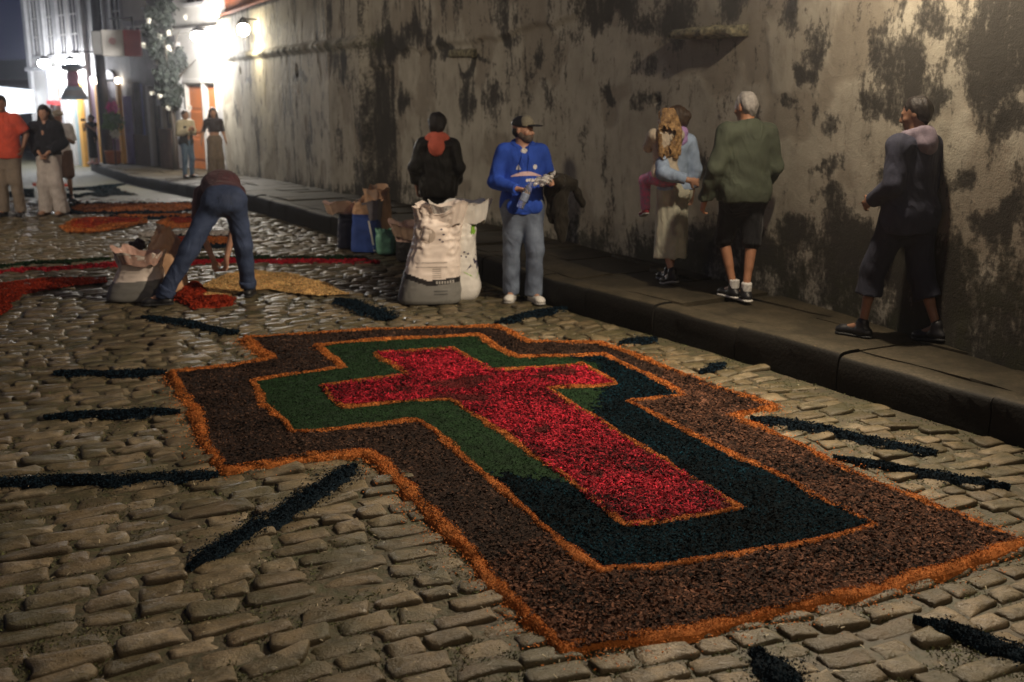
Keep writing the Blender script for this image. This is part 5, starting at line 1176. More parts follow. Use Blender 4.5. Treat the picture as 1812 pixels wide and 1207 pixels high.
# ---------- 2 man in the blue hoodie
def hoodie_man():
    p = person('man in blue hoodie, jeans and cap holding an empty plastic bottle', .10, 10.27, .16, 1.74); h = .0085
    J = stand(bulk=1.12, sh_l=(.185, .01, 1.43), sh_r=(-.185, .01, 1.43), el_l=(.27, .02, 1.15), el_r=(-.275, -.01, 1.155), wr_l=(.235, -.22, 1.165), wr_r=(-.10, -.245, 1.11), hd_l=(-.05, -.75, .12), hd_r=(.95, -.25, -.12), hn_l=(-.9, 0, -.4), hn_r=(.15, -.35, -.9),
              curl_l=.8, curl_r=.85, ts_r=1, yaw=.95, pitch=.02, an_l=(.10, -.06, .085), an_r=(-.095, .06, .085), kn_l=(.105, -.09, .50), kn_r=(-.10, .02, .50), toe_l=(.14, -.22, .03), toe_r=(-.15, -.10, .03), hip_l=(.085, 0, .93))
    emit('body', body(J, h, 1.02), SK, p)
    BL = M('royal_blue_fleece', (.03, .085, .46), .9, .12, 10, .3, 90, .003, spec=.2)
    f = field(J, h, .2); torso(f, J, .03, .05); arms(f, J, .024, .02); f.cone((0, 0, .86), (0, 0, 1.12), .178, .175, .05, (0, 1, 0, .78))
    f.cut((0, 0, .855), (0, 0, -1)); f.cut(J['nek']+A(0, 0, .045), (0, -.35, 1)); f.ell(J['nek']+A(0, -.09, .03), (.045, .09, .085), None, .01, 's'); f.folds(.0055, (15, 15, 11), 2)
    hd = emit('hoodie', f, BL, p)
    f = field(J, h, .2); f.cone((0, 0, .855), (0, 0, .90), .172, .182, .01, (0, 1, 0, .78), capa=True, capb=True); emit('hem_band', f, BL, hd)
    for s in 'lr':
        e, w = J['el_'+s], J['wr_'+s]; f = field(J, h, .2); f.cone(lerp(e, w, .84), lerp(e, w, 1.02), .05, .046, .01, capa=True, capb=True); emit('cuff', f, BL, hd)
    f = field(J, h, .2); f.cone((-.1, -.125, .93), (.1, -.125, .93), .075, None, .02, (0, 1, 0, .45)); f.cone((-.075, -.13, 1.0), (.075, -.13, 1.0), .05, None, .03, (0, 1, 0, .45)); emit('pocket', f, BL, hd)
    hoodband(J, h, BL, hd, .06, back=.085)
    for x in (-.028, .03): MB().tube([(x, -.115, 1.43), (x*1.3, -.16, 1.36), (x*1.35, -.172, 1.27)], .004, 6).build('drawstring', BL, hd)
    f = field(J, h, .2); f.ell(J['nek']+A(0, -.035, -.03), (.07, .075, .09), None, .02); f.cut(J['nek']+A(0, 0, .02), (0, -.3, 1)); emit('undershirt', f, cloth('white_cotton', (.7, .68, .66)), p)
    WP = M('white_print', (.75, .72, .72), .7, .1, 30, 0); PK = M('pale_pink_print', (.72, .5, .5), .7, .1, 30, 0)
    decal(hd, strip(.02, 1.205, .30, .035, 14, lambda t: .035*math.sin(pi*t*.9+.2), lambda t: .25+.9*math.sin(pi*min(1, t*1.05))), 'chest_swoosh', PK)
    decal(hd, strip(.07, 1.175, .13, .018, 6, lambda t: .004*math.sin(9*t)), 'chest_lettering', WP)
    for k in range(5): decal(hd, strip(.02+k*.028, 1.178, .014, .03, 1), 'chest_lettering', WP)
    decal(hd, [[(-.085, 1.275), (-.035, 1.275), (-.045, 1.30), (-.06, 1.325), (-.078, 1.30)]], 'crest', M('crest_grey', (.5, .52, .62), .6, .2, 60, 0))
    decal(hd, [[(.10+.022*math.cos(a), 1.30+.024*math.sin(a)) for a in np.linspace(0, 2*pi, 9)[:-1]]], 'crest', WP)
    dn = M('faded_denim', (.17, .21, .28), .8, .35, 5, .4, 150, .003, col2=(.08, .10, .15))
    garment_pants(J, h, dn, p, .026, .05, 1.0, fold=.006, knee=.035, ank=.055)
    for s in 'lr': shoe(J, s, WSHOE, RUB, p, h)
    eyes(J, p, 1.02)
    Rm = headrot(J); c = J['head']; T = lambda x, y, z: c+Rm@A(x, y, z)
    f = field(J, .007, .2); f.ell(T(0, -.045, -.062), (.062, .062, .058), Rm, .02); f.ell(T(0, .0, -.03), (.078, .05, .06), Rm, .02); f.ell(T(0, -.105, -.012), (.05, .045, .032), Rm, .012, 's'); f.ell(T(0, -.06, -.016), (.05, .05, .018), Rm, .01, 's'); f.cut(T(0, 0, -.01), tuple(Rm@A(0, -.3, 1))); f.ell(T(0, -.115, -.055), (.02, .02, .007), Rm, .004, 's'); f.folds(.002, (120, 120, 120), 3); emit('beard', f, M('greying_beard', (.10, .075, .06), .8, .5, 60, .4, 90, .005), p)
    f = field(J, .007, .2); f.ell(T(0, .03, -.01), (.079, .075, .07), Rm, .02); f.cut(T(0, -.02, 0), tuple(Rm@A(0, -1, 0))); emit('hair', f, HAIRD, p)
    f = field(J, .007, .25); f.ell(T(0, .01, .05), (.088, .106, .085), Rm, .01); f.cut(T(0, 0, .035), tuple(Rm@A(0, .12, -1))); cap = emit('cap', f, BSHOE, p)
    f = field(J, .007, .25); f.ell(T(0, -.035, .062), (.082, .068, .080), Rm, .01); f.cut(T(0, 0, .045), tuple(Rm@A(0, .12, -1))); f.cut(T(0, .012, 0), tuple(Rm@A(0, 1, 0))); emit('cap_front', f, M('khaki_cap', (.21, .19, .14), .85, .15, 20, .2, 90), cap)
    f = field(J, .007, .3); f.ell(T(0, -.12, .048), (.078, .085, .010), Rm, .01); f.cut(T(0, -.06, 0), tuple(Rm@A(0, 1, 0))); emit('brim', f, BSHOE, cap)
    decal(cap, [], 'x', WP)
    # things he holds
    hw = p.matrix_basis if False else Matrix.Translation(p.location) @ Matrix.Rotation(.16, 4, 'Z')
    b0 = hw @ Vector((.00, -.30, 1.10)); d = Vector((-.42, -.10, -.9)).normalized()
    b = empty('plastic_bottle', tuple(b0)); tag(b, 'empty clear plastic bottle held in the right hand of the man in the blue hoodie', 'bottle'); q = d.to_track_quat('Z', 'Y'); b.rotation_mode = 'QUATERNION'; b.rotation_quaternion = q
    gm, t, bs = nt('clear_plastic'); bs.inputs['Base Color'].default_value = (.85, .88, .92, 1); bs.inputs['Roughness'].default_value = .08; bs.inputs['Transmission Weight'].default_value = .85; bs.inputs['IOR'].default_value = 1.2
    MB().lathe([(.014, -.085), (.015, -.06), (.03, -.03), (.038, .0), (.036, .03), (.038, .06), (.035, .09), (.038, .12), (.036, .15), (.038, .18), (.03, .19)], (0, 0, 0), 18).build('bottle', gm, b, True)
    MB().lathe([(.016, -.1), (.017, -.098), (.017, -.082), (.016, -.08)], (0, 0, 0), 14).build('bottle_cap', WP, b)
    MB().lathe([(.0385, .04), (.0392, .05), (.0392, .11), (.0385, .12)], (0, 0, 0), 18).build('bottle_label', M('bottle_label', (.25, .3, .42), .4, .4, 40, 0), b, True)
    # plastic bag
    f = SDF((-.12, -.12, -.10), (.16, .12, .12), .006); f.ell((0, 0, 0), (.065, .05, .04)); f.cone((.03, 0, .02), (.1, .02, .07), .03, .012, .03); f.cone((-.03, 0, -.01), (-.085, -.02, -.03), .03, .012, .03); f.folds(.013, (60, 60, 60), 3, 1.2)
    pm, t, bs = nt('crumpled_film'); bs.inputs['Base Color'].default_value = (.8, .78, .74, 1); bs.inputs['Roughness'].default_value = .2; bs.inputs['Alpha'].default_value = .8; bs.inputs['Transmission Weight'].default_value = .3
    P, Q = f.mesh(); o = link('plastic_film', mesh('plastic_film', P, Q, [pm]), None, tuple(hw @ Vector((.14, -.33, 1.18)))); tag(o, 'crumpled clear plastic film in the left hand of the man in the blue hoodie', 'plastic bag')
    # jacket over the left forearm
    f = SDF((-.2, -.25, -.62), (.42, .3, .16), .010)
    f.cone((0, .12, .0), (.02, -.12, .02), .075, .07, .03); f.cone((.05, 0, -.03), (.09, .02, -.42), .10, .075, .05, (0, 1, 0, .45)); f.cone((.07, -.02, 0), (.20, 0, -.02), .06, .045, .04); f.cone((.18, 0, -.0), (.29, .02, -.22), .045, .03, .03)
    f.cone((.0, .05, -.05), (.02, .07, -.38), .07, .05, .05, (0, 1, 0, .5)); f.cone((.1, .02, -.35), (.11, .02, -.56), .05, .035, .04, (0, 1, 0, .5)); f.folds(.012, (26, 30, 12), 4, 1.)
    P, Q = f.mesh(); o = link('folded_jacket', mesh('folded_jacket', P, Q, [cloth('black_brown_cloth', (.026, .022, .016))]), None, tuple(hw @ Vector((.275, -.10, 1.15))), (0, 0, .16)); tag(o, 'black jacket draped over the left arm of the man in the blue hoodie', 'jacket')
hoodie_man()
# ---------- 3 black jacket, coral hood
def coral_hood():
    p = person('person in black jacket with coral hood and dark hair, back to the camera', -.84, 12.33, pi-.05, 1.70); h = .010
    J = stand(el_l=(.27, .05, 1.16), el_r=(-.25, .05, 1.16), wr_l=(.26, -.03, .93), wr_r=(-.20, -.12, .95), bulk=1.05, an_l=(.09, 0, .085), an_r=(-.09, .05, .085), pitch=.2)
    emit('body', body(J, h), SK, p); BK = cloth('black_cloth', (.014, .013, .012)); 
    garment_top(J, h, cloth('black_nylon', (.02, .018, .014), .5), p, .035, .034, .83, .9, 'jacket', fold=.008, loose=.02)
    garment_pants(J, h, BK, p, .02, .03, 1.02)
    hoodband(J, h, M('coral_fleece', (.95, .20, .12), .85, .12, 10, .3, 90, .003), p, .085, 'hood', .13, .03)
    hair(J, h, HAIRD, p, 'full', 1.05)
    for s in 'lr': shoe(J, s, BSHOE, DRUB, p, h)
coral_hood()
# ---------- 4 woman and child
def woman_child():
    p = person('woman with dark bun, pale denim jacket and long sage skirt carrying a child', 1.47, 9.86, pi+.45, 1.60, .25); h = .0095
    J = stand(yaw=.75, bulk=.92, el_l=(.27, .21, 1.13), wr_l=(.05, .35, 1.06), hd_l=(-.9, .0, -.2), hn_l=(.3, -1, 0), el_r=(-.22, .05, 1.15), wr_r=(-.23, .0, .90), sh_l=(.165, .01, 1.41), sh_r=(-.165, .01, 1.41), an_l=(.07, .14, .12), toe_l=(.08, .02, .03), an_r=(-.05, -.10, .085), toe_r=(-.06, -.26, .03))
    emit('body', body(J, h), SK, p)
    jk = M('pale_denim', (.32, .42, .58), .8, .2, 8, .4, 140, .003); garment_top(J, h, jk, p, .028, .027, .95, .94, 'jacket', fold=.007)
    sk = skirt(J, h, M('sage_knit', (.52, .51, .40), .9, .12, 12, .4, 120, .003), p, 1.05, .26, .15, .185, fold=.008)
    sc = M('lavender_scarf', (.48, .30, .62), .85, .15, 14, .3, 90); hoodband(J, h, sc, p, .06, 'scarf', .05)
    hair(J, h, HAIRB, p, 'bun')
    for s in 'lr': shoe(J, s, BSHOE, RUB, p, h)
    eyes(J, p)
    # the child on her arm
    s = .66; w = Matrix.Translation(p.location) @ Matrix.Rotation(pi+.45, 4, 'Z')
    q = empty('person', tuple(w @ Vector((.17, .11, .42))), pi+.15); q.scale = (s,)*3; tag(q, 'small child with long curly golden hair and a pink hair tie, carried by the woman', 'person')
    J = stand(pel=(0, .0, .90), head=(0, -.01, 1.62), kn_l=(.20, -.26, .80), kn_r=(-.20, -.26, .80), hip_l=(.09, -.02, .87), hip_r=(-.09, -.02, .87), an_l=(.17, -.30, .42), an_r=(-.20, -.30, .42), toe_l=(.19, -.40, .32), toe_r=(-.22, -.40, .32), el_l=(.2, -.16, 1.25), el_r=(-.2, -.16, 1.25), wr_l=(.12, -.36, 1.36), wr_r=(-.12, -.36, 1.36), yaw=.2)
    h = .015
    emit('body', body(J, h, 1.35), SK, q); garment_top(J, h, M('cream_cloth', (.55, .47, .36), .85, .15, 10, .2, 80), q, .03, .03, .86, 1., 'shirt', fold=.004)
    garment_pants(J, h, M('pink_floral_cloth', (.62, .12, .25), .85, .5, 26, .2, 80, col2=(.3, .3, .42)), q, .025, .03, .98, ank=.3)
    o = hair(J, h*.8, HAIRC, q, 'long', 1.38, 'hair', .44)
    f = field(J, .012); f.ell(J['head']+A(0, .03, .155), (.05, .05, .035)); emit('hair_tie', f, M('hot_pink', (.85, .05, .2), .6, .1, 10, 0), q)
    for k in 'lr': shoe(J, k, M('crimson_shoe', (.35, .03, .05), .5, .1, 10, 0), RUB, q, h)
woman_child()
# ---------- 5 man in the green jacket
def green_man():
    p = person('grey haired man in olive green jacket and black shorts walking away on the sidewalk', 1.94, 9.03, pi+.32, 1.72, .25); h = .0095
    J = stand(bulk=1.16, sh_l=(.195, .01, 1.43), sh_r=(-.195, .01, 1.43), el_l=(.29, .02, 1.13), wr_l=(.31, -.10, .87), el_r=(-.27, .02, 1.14), wr_r=(-.25, -.14, .92), hip_l=(.09, 0, .93), hip_r=(-.09, 0, .93), kn_l=(.085, -.15, .50), an_l=(.03, -.04, .10), toe_l=(.04, -.21, .04), kn_r=(-.085, .02, .50), an_r=(-.01, .10, .095), toe_r=(-.03, -.06, .03), yaw=.25, pitch=.2, head=(.0, -.04, 1.635))
    emit('body', body(J, h, 1.03), SKD if False else M('tanned_skin', (.42, .2, .11), .5, .12, 20, .1, 90, .003), p)
    GR = M('olive_green_cloth', (.058, .070, .045), .85, .18, 6, .3, 120, .003)
    jk = garment_top(J, h, GR, p, .035, .036, .86, 1., 'jacket', fold=.007, loose=.012)
    f = field(J, h, .2); f.cone((0, .0, .855), (0, 0, .90), .205, .212, .01, (0, 1, 0, .8), capa=True, capb=True); emit('hem_band', f, GR, jk)
    f = field(J, h, .2); f.cone(J['nek']+A(0, 0, -.03), J['nek']+A(0, -.005, .045), .078, .066, .02, capb=True); emit('collar', f, GR, jk)
    garment_pants(J, h, cloth('black_shorts', (.012, .012, .014)), p, .024, .028, 1.02, .52, 'shorts', fold=.005)
    hair(J, h*.8, HAIRG, p, 'short')
    for s in 'lr':
        a = J['an_'+s]; f = field(J, h); f.cone(a+A(0, .005, .0), a+A(0, .008, .075), .045, .045, .01, capb=True); emit('sock', f, cloth('white_sock', (.7, .68, .64)), p); shoe(J, s, BSHOE, WSHOE, p, h)
green_man()
# ---------- 6 man in navy walking left, in the dark
def navy_man():
    p = person('person in long dark navy coat with pale hood walking left at the right side', 2.79, 7.56, -2.6, 1.70, .25); h = .010
    J = stand(bulk=1.05, hip_l=(.08, -.02, .93), hip_r=(-.08, .02, .93), kn_l=(.12, -.17, .51), an_l=(.16, -.20, .085), toe_l=(.19, -.37, .03), kn_r=(-.11, .07, .49), an_r=(-.15, .22, .11), toe_r=(-.15, .06, .03), el_l=(.23, .03, 1.15), wr_l=(.17, -.20, 1.02), el_r=(-.23, .03, 1.15), wr_r=(-.17, -.21, 1.03), yaw=.45, pitch=.2)
    emit('body', body(J, h), SKD, p); NV = M('dark_navy_cloth', (.03, .032, .055), .9, .2, 6, .3, 100, .003)
    garment_top(J, h, NV, p, .035, .032, .80, 1., 'jacket', fold=.006, loose=.02)
    garment_pants(J, h, M('black_blue_cloth', (.018, .02, .036), .9, .2, 6, .3, 100), p, .035, .045, 1.0, .72, 'long_shorts', fold=.006)
    hoodband(J, h, M('lilac_grey_cloth', (.21, .17, .21), .85, .15, 10, .3, 90), p, .065, 'hood', .09)
    hair(J, h, HAIRD, p, 'short'); eyes(J, p)
    for s in 'lr': shoe(J, s, BSHOE, DRUB, p, h)
navy_man()
# ---------- 7-9 group at the left edge
def left_group():
    h = .013
    p = person('tall man in orange red shirt and khaki trousers standing at the left edge', -7.99, 17.19, .1, 1.88); J = stand(wr_l=(.27, -.06, 1.02), el_l=(.30, .04, 1.20), yaw=.25, bulk=1.1, an_l=(.12, 0, .085), an_r=(-.12, 0, .085), wr_r=(-.24, -.05, .90))
    emit('body', body(J, h), SKD, p); garment_top(J, h, cloth('orange_red_cloth', (.62, .085, .045)), p, .025, .03, .86, .42, 'shirt', fold=.005, loose=.01)
    garment_pants(J, h, cloth('khaki_cloth', (.25, .2, .155)), p, .025, .045, 1.0, knee=.035); hair(J, h, HAIRD, p, 'short'); eyes(J, p)
    for s in 'lr': shoe(J, s, BSHOE, DRUB, p, h)
    p = person('woman with long dark hair, black blouse and wide white trousers at left', -7.45, 17.46, -.05, 1.73); J = stand(el_l=(.25, .02, 1.16), el_r=(-.25, .02, 1.16), wr_l=(.07, -.17, 1.0), wr_r=(-.05, -.17, 1.0), hd_l=(-.5, -.2, -.7), hd_r=(.5, -.2, -.7), bulk=.95, yaw=.15, an_l=(.14, 0, .085), an_r=(-.12, .02, .085))
    emit('body', body(J, h), SK, p); garment_top(J, h, cloth('black_blouse_cloth', (.016, .016, .022)), p, .028, .05, .97, .9, 'blouse', fold=.009, loose=.02)
    garment_pants(J, h, cloth('white_linen', (.52, .47, .44)), p, .025, .085, 1.06, knee=.06, fold=.007, ank=.04); hair(J, h, HAIRD, p, 'long', 1.05, length=.3); eyes(J, p)
    f = field(J, h, .2); f.cone(J['nek']+A(0, -.03, -.0), J['nek']+A(0, -.12, -.17), .055, .02, .02); emit('neckline', f, SK, p)
    for s in 'lr': shoe(J, s, M('tan_shoe', (.35, .2, .13), .6), DRUB, p, h)
    p = person('man in white shirt and cap partly hidden behind the woman in black blouse', -8.53, 20.6, .5, 1.70); J = stand(el_r=(-.25, 0, 1.15), wr_r=(-.05, -.24, 1.25), wr_l=(.05, -.26, 1.25), yaw=.3)
    emit('body', body(J, .016), SKD, p); garment_top(J, .016, cloth('white_cotton', (.7, .68, .66)), p, .025, .035, .9, .45, 'shirt'); garment_pants(J, .016, cloth('brown_shorts', (.12, .07, .05)), p, .02, .04, 1.0, .5, 'shorts')
    f = field(J, .014, .2); c = J['head']; f.ell(c+A(0, .01, .06), (.1, .115, .085)); f.cone(c+A(0, -.08, .06), c+A(.05, -.16, .05), .06, .05, .02, (0, 0, 1, .3)); emit('cap', f, cloth('beige_cloth', (.5, .42, .3)), p)
    MB().box(-.05, .05, -.36, -.30, 1.22, 1.32, .01).build('camera', BSHOE, p)
    for s in 'lr': shoe(J, s, BSHOE, DRUB, p, .016)
    p = person('person in dark top and jeans cut off by the left edge of the photo', -8.75, 18.1, 0, 1.66); J = stand()
    emit('body', body(J, .016), SKD, p); garment_top(J, .016, cloth('dark_plum_cloth', (.04, .03, .05)), p, to=.9); garment_pants(J, .016, M('faded_denim', (.17, .21, .28)), p); hair(J, .016, HAIRD, p, 'full')
    for s in 'lr': shoe(J, s, BSHOE, DRUB, p, .016)
left_group()
# ---------- 10-12 far sidewalk
def far_people():
    h = .017
    p = person('woman in black dress holding up a phone beside the utility pole', -13.02, 33.85, -.35, 1.5, .25); J = stand(el_l=(.24, -.1, 1.2), el_r=(-.26, -.08, 1.2), wr_l=(.08, -.26, 1.38), wr_r=(-.14, -.27, 1.38), hd_l=(-.5, -.3, .6), hd_r=(.5, -.3, .6), yaw=-.4)
    emit('body', body(J, h), SK, p); garment_top(J, h, cloth('black_cloth', (.014, .013, .012)), p, .02, .012, .95, .2, 'top'); skirt(J, h, cloth('black_cloth', (.014, .013, .012)), p, 1.05, .22, .15, .17, 'skirt', .004); hair(J, h, HAIRD, p, 'bun')
    for s in 'lr': shoe(J, s, M('pink_shoe', (.6, .35, .35), .6), DRUB, p, h)
    o = empty('phone', tuple(Matrix.Translation(p.location) @ Matrix.Rotation(-.35, 4, 'Z') @ Vector((-.03, -.3, 1.36))), -.35); tag(o, 'dark phone held up by the woman in the black dress', 'phone'); MB().box(-.08, .08, -.01, .01, -.04, .04, .004).build('case', BSHOE, o)
    p = person('woman in cream cardigan with dark vest and jeans before the orange doors', -7.83, 26.25, .9, 1.60, .25); J = stand(el_l=(.22, .0, 1.16), el_r=(-.22, .0, 1.16), wr_l=(.06, -.25, 1.26), wr_r=(-.06, -.24, 1.26), hd_l=(-.3, -.5, .5), hd_r=(.3, -.5, .5), kn_l=(.1, -.05, .5))
    emit('body', body(J, h), SK, p); garment_top(J, h, M('cream_knit', (.62, .56, .42), .9, .12, 10, .3, 80), p, .03, .045, 1.1, .95, 'cardigan', fold=.005); f = field(J, h, .2); torso(f, J, .04); f.cut((0, 0, .8), (0, 0, -1)); f.cut((0, 0, 1.36), (0, 0, 1)); f.ell((0, -.2, 1.2), (.05, .2, .4), None, .01, 's'); f.folds(.006); emit('vest', f, cloth('charcoal_cloth', (.03, .03, .035)), p)
    garment_pants(J, h, M('sky_denim', (.12, .19, .3), .8), p, .015, .02, 1.0); hair(J, h, HAIRB, p, 'bun'); eyes(J, p)
    for s in 'lr': shoe(J, s, BSHOE, DRUB, p, h)
    p = person('woman with long brown hair, dark cropped top and wide taupe trousers by the wall', -7.17, 26.3, .35, 1.66, .25); J = stand(wr_r=(-.33, -.12, .92), el_r=(-.27, .02, 1.14), bulk=.92, wr_l=(.27, -.04, .93))
    emit('body', body(J, h), SK, p); garment_top(J, h, cloth('dark_brown_knit', (.04, .028, .028)), p, .015, .014, 1.16, .97, 'cropped_top'); garment_pants(J, h, cloth('taupe_cloth', (.2, .15, .11)), p, .02, .09, 1.08, knee=.06, ank=.04); hair(J, h, HAIRB, p, 'long', 1.03, length=.34); eyes(J, p)
    for s in 'lr': shoe(J, s, BSHOE, DRUB, p, h)
far_people()
# ================================================================ SACKS AND BAGS
def sack(name, label, loc, rz, rings, mat, fill=None, n=56, m=46, crumple=.012, seed=1, top_flare=.02, parts=(), cat='sack', inner=True, rimamp=.05, depth=.18, mats2=None, group=None, power=3.2, inmat=None):
    """rings: (z, cx, cy, rx, ry) from the ground to the rim; the rim is folded and crumpled, the mouth is open"""
    root = empty(name, loc, rz); tag(root, label, cat, group)
    rg = np.array(rings, float); d = np.r_[0, np.cumsum(np.linalg.norm(np.diff(rg[:, [0, 3]], axis=0), axis=1))]; T = np.linspace(0, d[-1], m)
    def sm(c):
        v = np.interp(T, d, rg[:, c]); return np.convolve(np.pad(v, 2, mode='edge'), np.ones(5)/5, 'valid')
    z, cx, cy, rx, ry = [sm(i) for i in range(5)]; th = 2*pi*np.arange(n)/n; ex = 2/power
    c_, s_ = np.sign(np.cos(th))*np.abs(np.cos(th))**ex, np.sign(np.sin(th))*np.abs(np.sin(th))**ex
    X = cx[:, None]+rx[:, None]*c_; Y = cy[:, None]+ry[:, None]*s_; Z = np.repeat(z[:, None], n, 1); f = (T/d[-1])[:, None]
    p = np.stack([np.cos(th)[None]*2.2+z[:, None]*0, np.sin(th)[None]*2.2+z[:, None]*0, z[:, None]*7+np.zeros((1, n))], -1).reshape(-1, 3)
    w = fbm(p, 3, seed).reshape(m, n); rid = (1-np.abs(fbm(p*[1.6, 1.6, 2.2]+9, 3, seed+3)).reshape(m, n)*2.4)
    amp = crumple*(.35+1.9*f**2); disp = (w*1.3+rid*.7)*amp*np.clip(f*8, 0, 1); nx, ny = np.cos(th)[None], np.sin(th)[None]
    X = X+nx*disp; Y = Y+ny*disp
    rim = np.clip((f-.72)/.28, 0, 1); lobes = fbm(np.stack([np.cos(th)*1.6, np.sin(th)*1.6, th*0+seed], 1), 2, seed+7)[None]
    Z = Z+rim**2*lobes*rimamp*1.6+rim*w*.02; X = X+nx*rim**2*(lobes*rimamp+top_flare); Y = Y+ny*rim**2*(lobes*rimamp+top_flare)
    V = [np.stack([X, Y, Z], -1)]
    if inner:      # the cloth turns over the rim and goes down inside
        k = 14; g = np.linspace(0, 1, k)[1:, None]; zi = Z[-1][None]-g*depth*(1+.15*lobes); sc = 1-.10*np.sqrt(g)-.12*g
        Xi = cx[-1]+(X[-1][None]-cx[-1])*sc; Yi = cy[-1]+(Y[-1][None]-cy[-1])*sc
        wi = fbm(np.stack([Xi.ravel()*9, Yi.ravel()*9, zi.ravel()*9], 1), 3, seed+11).reshape(Xi.shape)*.02*g; Xi = Xi+nx*wi; Yi = Yi+ny*wi
        V.append(np.stack([Xi, Yi, zi], -1))
    V = np.concatenate(V); mm = len(V); I = np.arange(mm*n).reshape(mm, n); J_ = np.roll(I, -1, 1)
    F = np.stack([I[:-1], J_[:-1], J_[1:], I[1:]], -1).reshape(-1, 4); P = V.reshape(-1, 3)
    low = np.where(P[:, 2] < 0)[0]; P[low, 2] = 0.002
    zf = P[F][:, :, 2].mean(1); outer = (F < m*n).all(1); used = np.zeros(len(F), bool)
    def sub(nm, sel, mt, par):
        if sel.sum() == 0: return None
        f_ = F[sel]; u = np.unique(f_); r = np.zeros(len(P), int); r[u] = np.arange(len(u)); return link(nm, mesh(nm, P[u], r[f_], [mt], True), par)
    for (nm, fn, mt) in parts:
        fc = P[F].mean(1); sel = fn(fc) & outer & ~used; sub(nm, sel, mt, root); used |= sel
    sub('cloth', outer & ~used, mat, root)
    sub('lining', ~outer & ~used, inmat or mat, root)
    bt = P[:n]; b = np.concatenate([bt, bt.mean(0)[None]]); link('bottom', mesh('bottom', b, np.array([[(k+1) % n, k, n] for k in range(n)]), [mat]), root)
    if fill:
        zf = V[-3, :, 2].mean(); r_ = V[-3]; cpt = r_.mean(0); k = 10; G = [cpt+(r_-cpt)*a+[0, 0, .03*(1-a)] for a in np.linspace(0, 1.02, k)]; G = np.array(G); G[..., 2] = zf+.03*(1-np.linspace(0, 1, k))[:, None]+fbm(np.stack([G[..., 0].ravel()*20, G[..., 1].ravel()*20, G[..., 2].ravel()], 1), 3, 2).reshape(k, n)*.012
        I = np.arange(k*n).reshape(k, n); J_ = np.roll(I, -1, 1); F_ = np.stack([I[:-1], J_[:-1], J_[1:], I[1:]], -1).reshape(-1, 4); link('sawdust_fill', mesh('sawdust_fill', G.reshape(-1, 3), F_, [fill], True, attrs={'tint': np.zeros(k*n)}), root)
    return root, P
WV = M('white_woven_plastic', (.80, .69, .61), .5, .1, 5, .35, 260, .002); WV2 = M('white_woven_clean', (.76, .73, .68), .5, .1, 5, .35, 260, .002)
GV = M('grey_printed_plastic', (.19, .185, .17), .5, .08, 5, .3, 260, .002); BAND = M('black_printed_band', (.02, .018, .018), .45, .2, 40, 0)
KR = M('kraft_paper', (.62, .38, .22), .75, .15, 6, .25, 60, .004); KRL = M('kraft_paper_inside', (.5, .34, .24), .8, .2, 6, .25, 60, .004)
BLP = M('blue_printed_paper', (.04, .09, .34), .5, .25, 5, .2, 60); NVP = M('navy_printed_paper', (.012, .014, .035), .5, .25, 5, .2, 60); GRN = M('pale_green_plastic', (.22, .5, .34), .5, .35, 9, .3, 60)
INK = M('navy_ink', (.02, .015, .07), .5, .1, 10, 0); LIME = M('lime_ink', (.28, .55, .06), .5, .15, 10, 0)
def wrap(root, P, shape, nm, mat, az, r0=.6, off=.003):
    """print patch laid on a sack: shape = [(tangent x, z)...] seen from azimuth az"""
    o = [c for c in root.children if c.name.split('.')[0] in ('cloth', 'grey_lower_part', 'black_band', 'blue_print', 'navy_print')]; V = []; d = Vector((-math.cos(az), -math.sin(az), 0)); t = Vector((-math.sin(az), math.cos(az), 0)); best = []
    trees = [BVHTree.FromPolygons([v.co[:] for v in c.data.vertices], [p.vertices[:] for p in c.data.polygons]) for c in o]
    Fs = []
    for poly in shape:
        Q = []
        for (a, z) in poly:
            org = -d*r0*2+t*a+Vector((0, 0, z)); hs = [b.ray_cast(org, d) for b in trees]; hs = [h for h in hs if h[0] is not None]
            if not hs: Q = None; break
            Q.append(tuple(min(hs, key=lambda h: h[3])[0]-d*off))
        if Q: Fs.append(list(range(len(V), len(V)+len(Q)))); V += Q
    if Fs: m = MB(); m.add(V, Fs); m.build(nm, mat, root)
def rect(a, z, w, h, n=4): return [[(a+w*i/n, z), (a+w*(i+1)/n, z), (a+w*(i+1)/n, z+h), (a+w*i/n, z+h)] for i in range(n)]
# the big white pair: two sacks standing together
band_lo = lambda c: .185+.10*np.clip((-c[:, 0]-.0)/.34, 0, 1)+.02*np.clip(c[:, 0]/.2, 0, 1)
r, P = sack('sack', 'big white sack with grey lower part and black band, in front of the printed one', (-.80, 10.22, 0), .10,
    [(0, 0, 0, .29, .20), (.02, 0, 0, .305, .22), (.12, .01, 0, .295, .215), (.28, .03, 0, .265, .2), (.45, .06, 0, .24, .185), (.62, .085, 0, .215, .17), (.78, .10, 0, .20, .16), (.88, .10, 0, .205, .165), (.93, .11, 0, .235, .19)], WV, None, 84, 80, .019, 3, .015,
    parts=(('grey_lower_part', lambda c: c[:, 2] < band_lo(c), GV), ('black_band', lambda c: c[:, 2] < band_lo(c)+.05, BAND)), rimamp=.07, depth=.2)
LG = M('pale_print', (.38, .36, .33), .6, .2, 40, 0); GP = M('faint_grey_print', (.5, .43, .38), .6, .2, 40, 0)
for k in range(7): wrap(r, P, rect(.06+k*.026, .205+.004*(k > 4), .016, .026, 1), 'band_lettering', LG, -pi/2)
for zz in (.13, .10): wrap(r, P, rect(.04, zz, .13, .012, 5), 'faint_print', M('dark_grey_print', (.09, .09, .085), .6), -pi/2)
wrap(r, P, rect(-.13, .40, .30, .012, 8), 'faint_print', GP, -pi/2); wrap(r, P, rect(-.13, .36, .30, .008, 8), 'faint_print', GP, -pi/2)
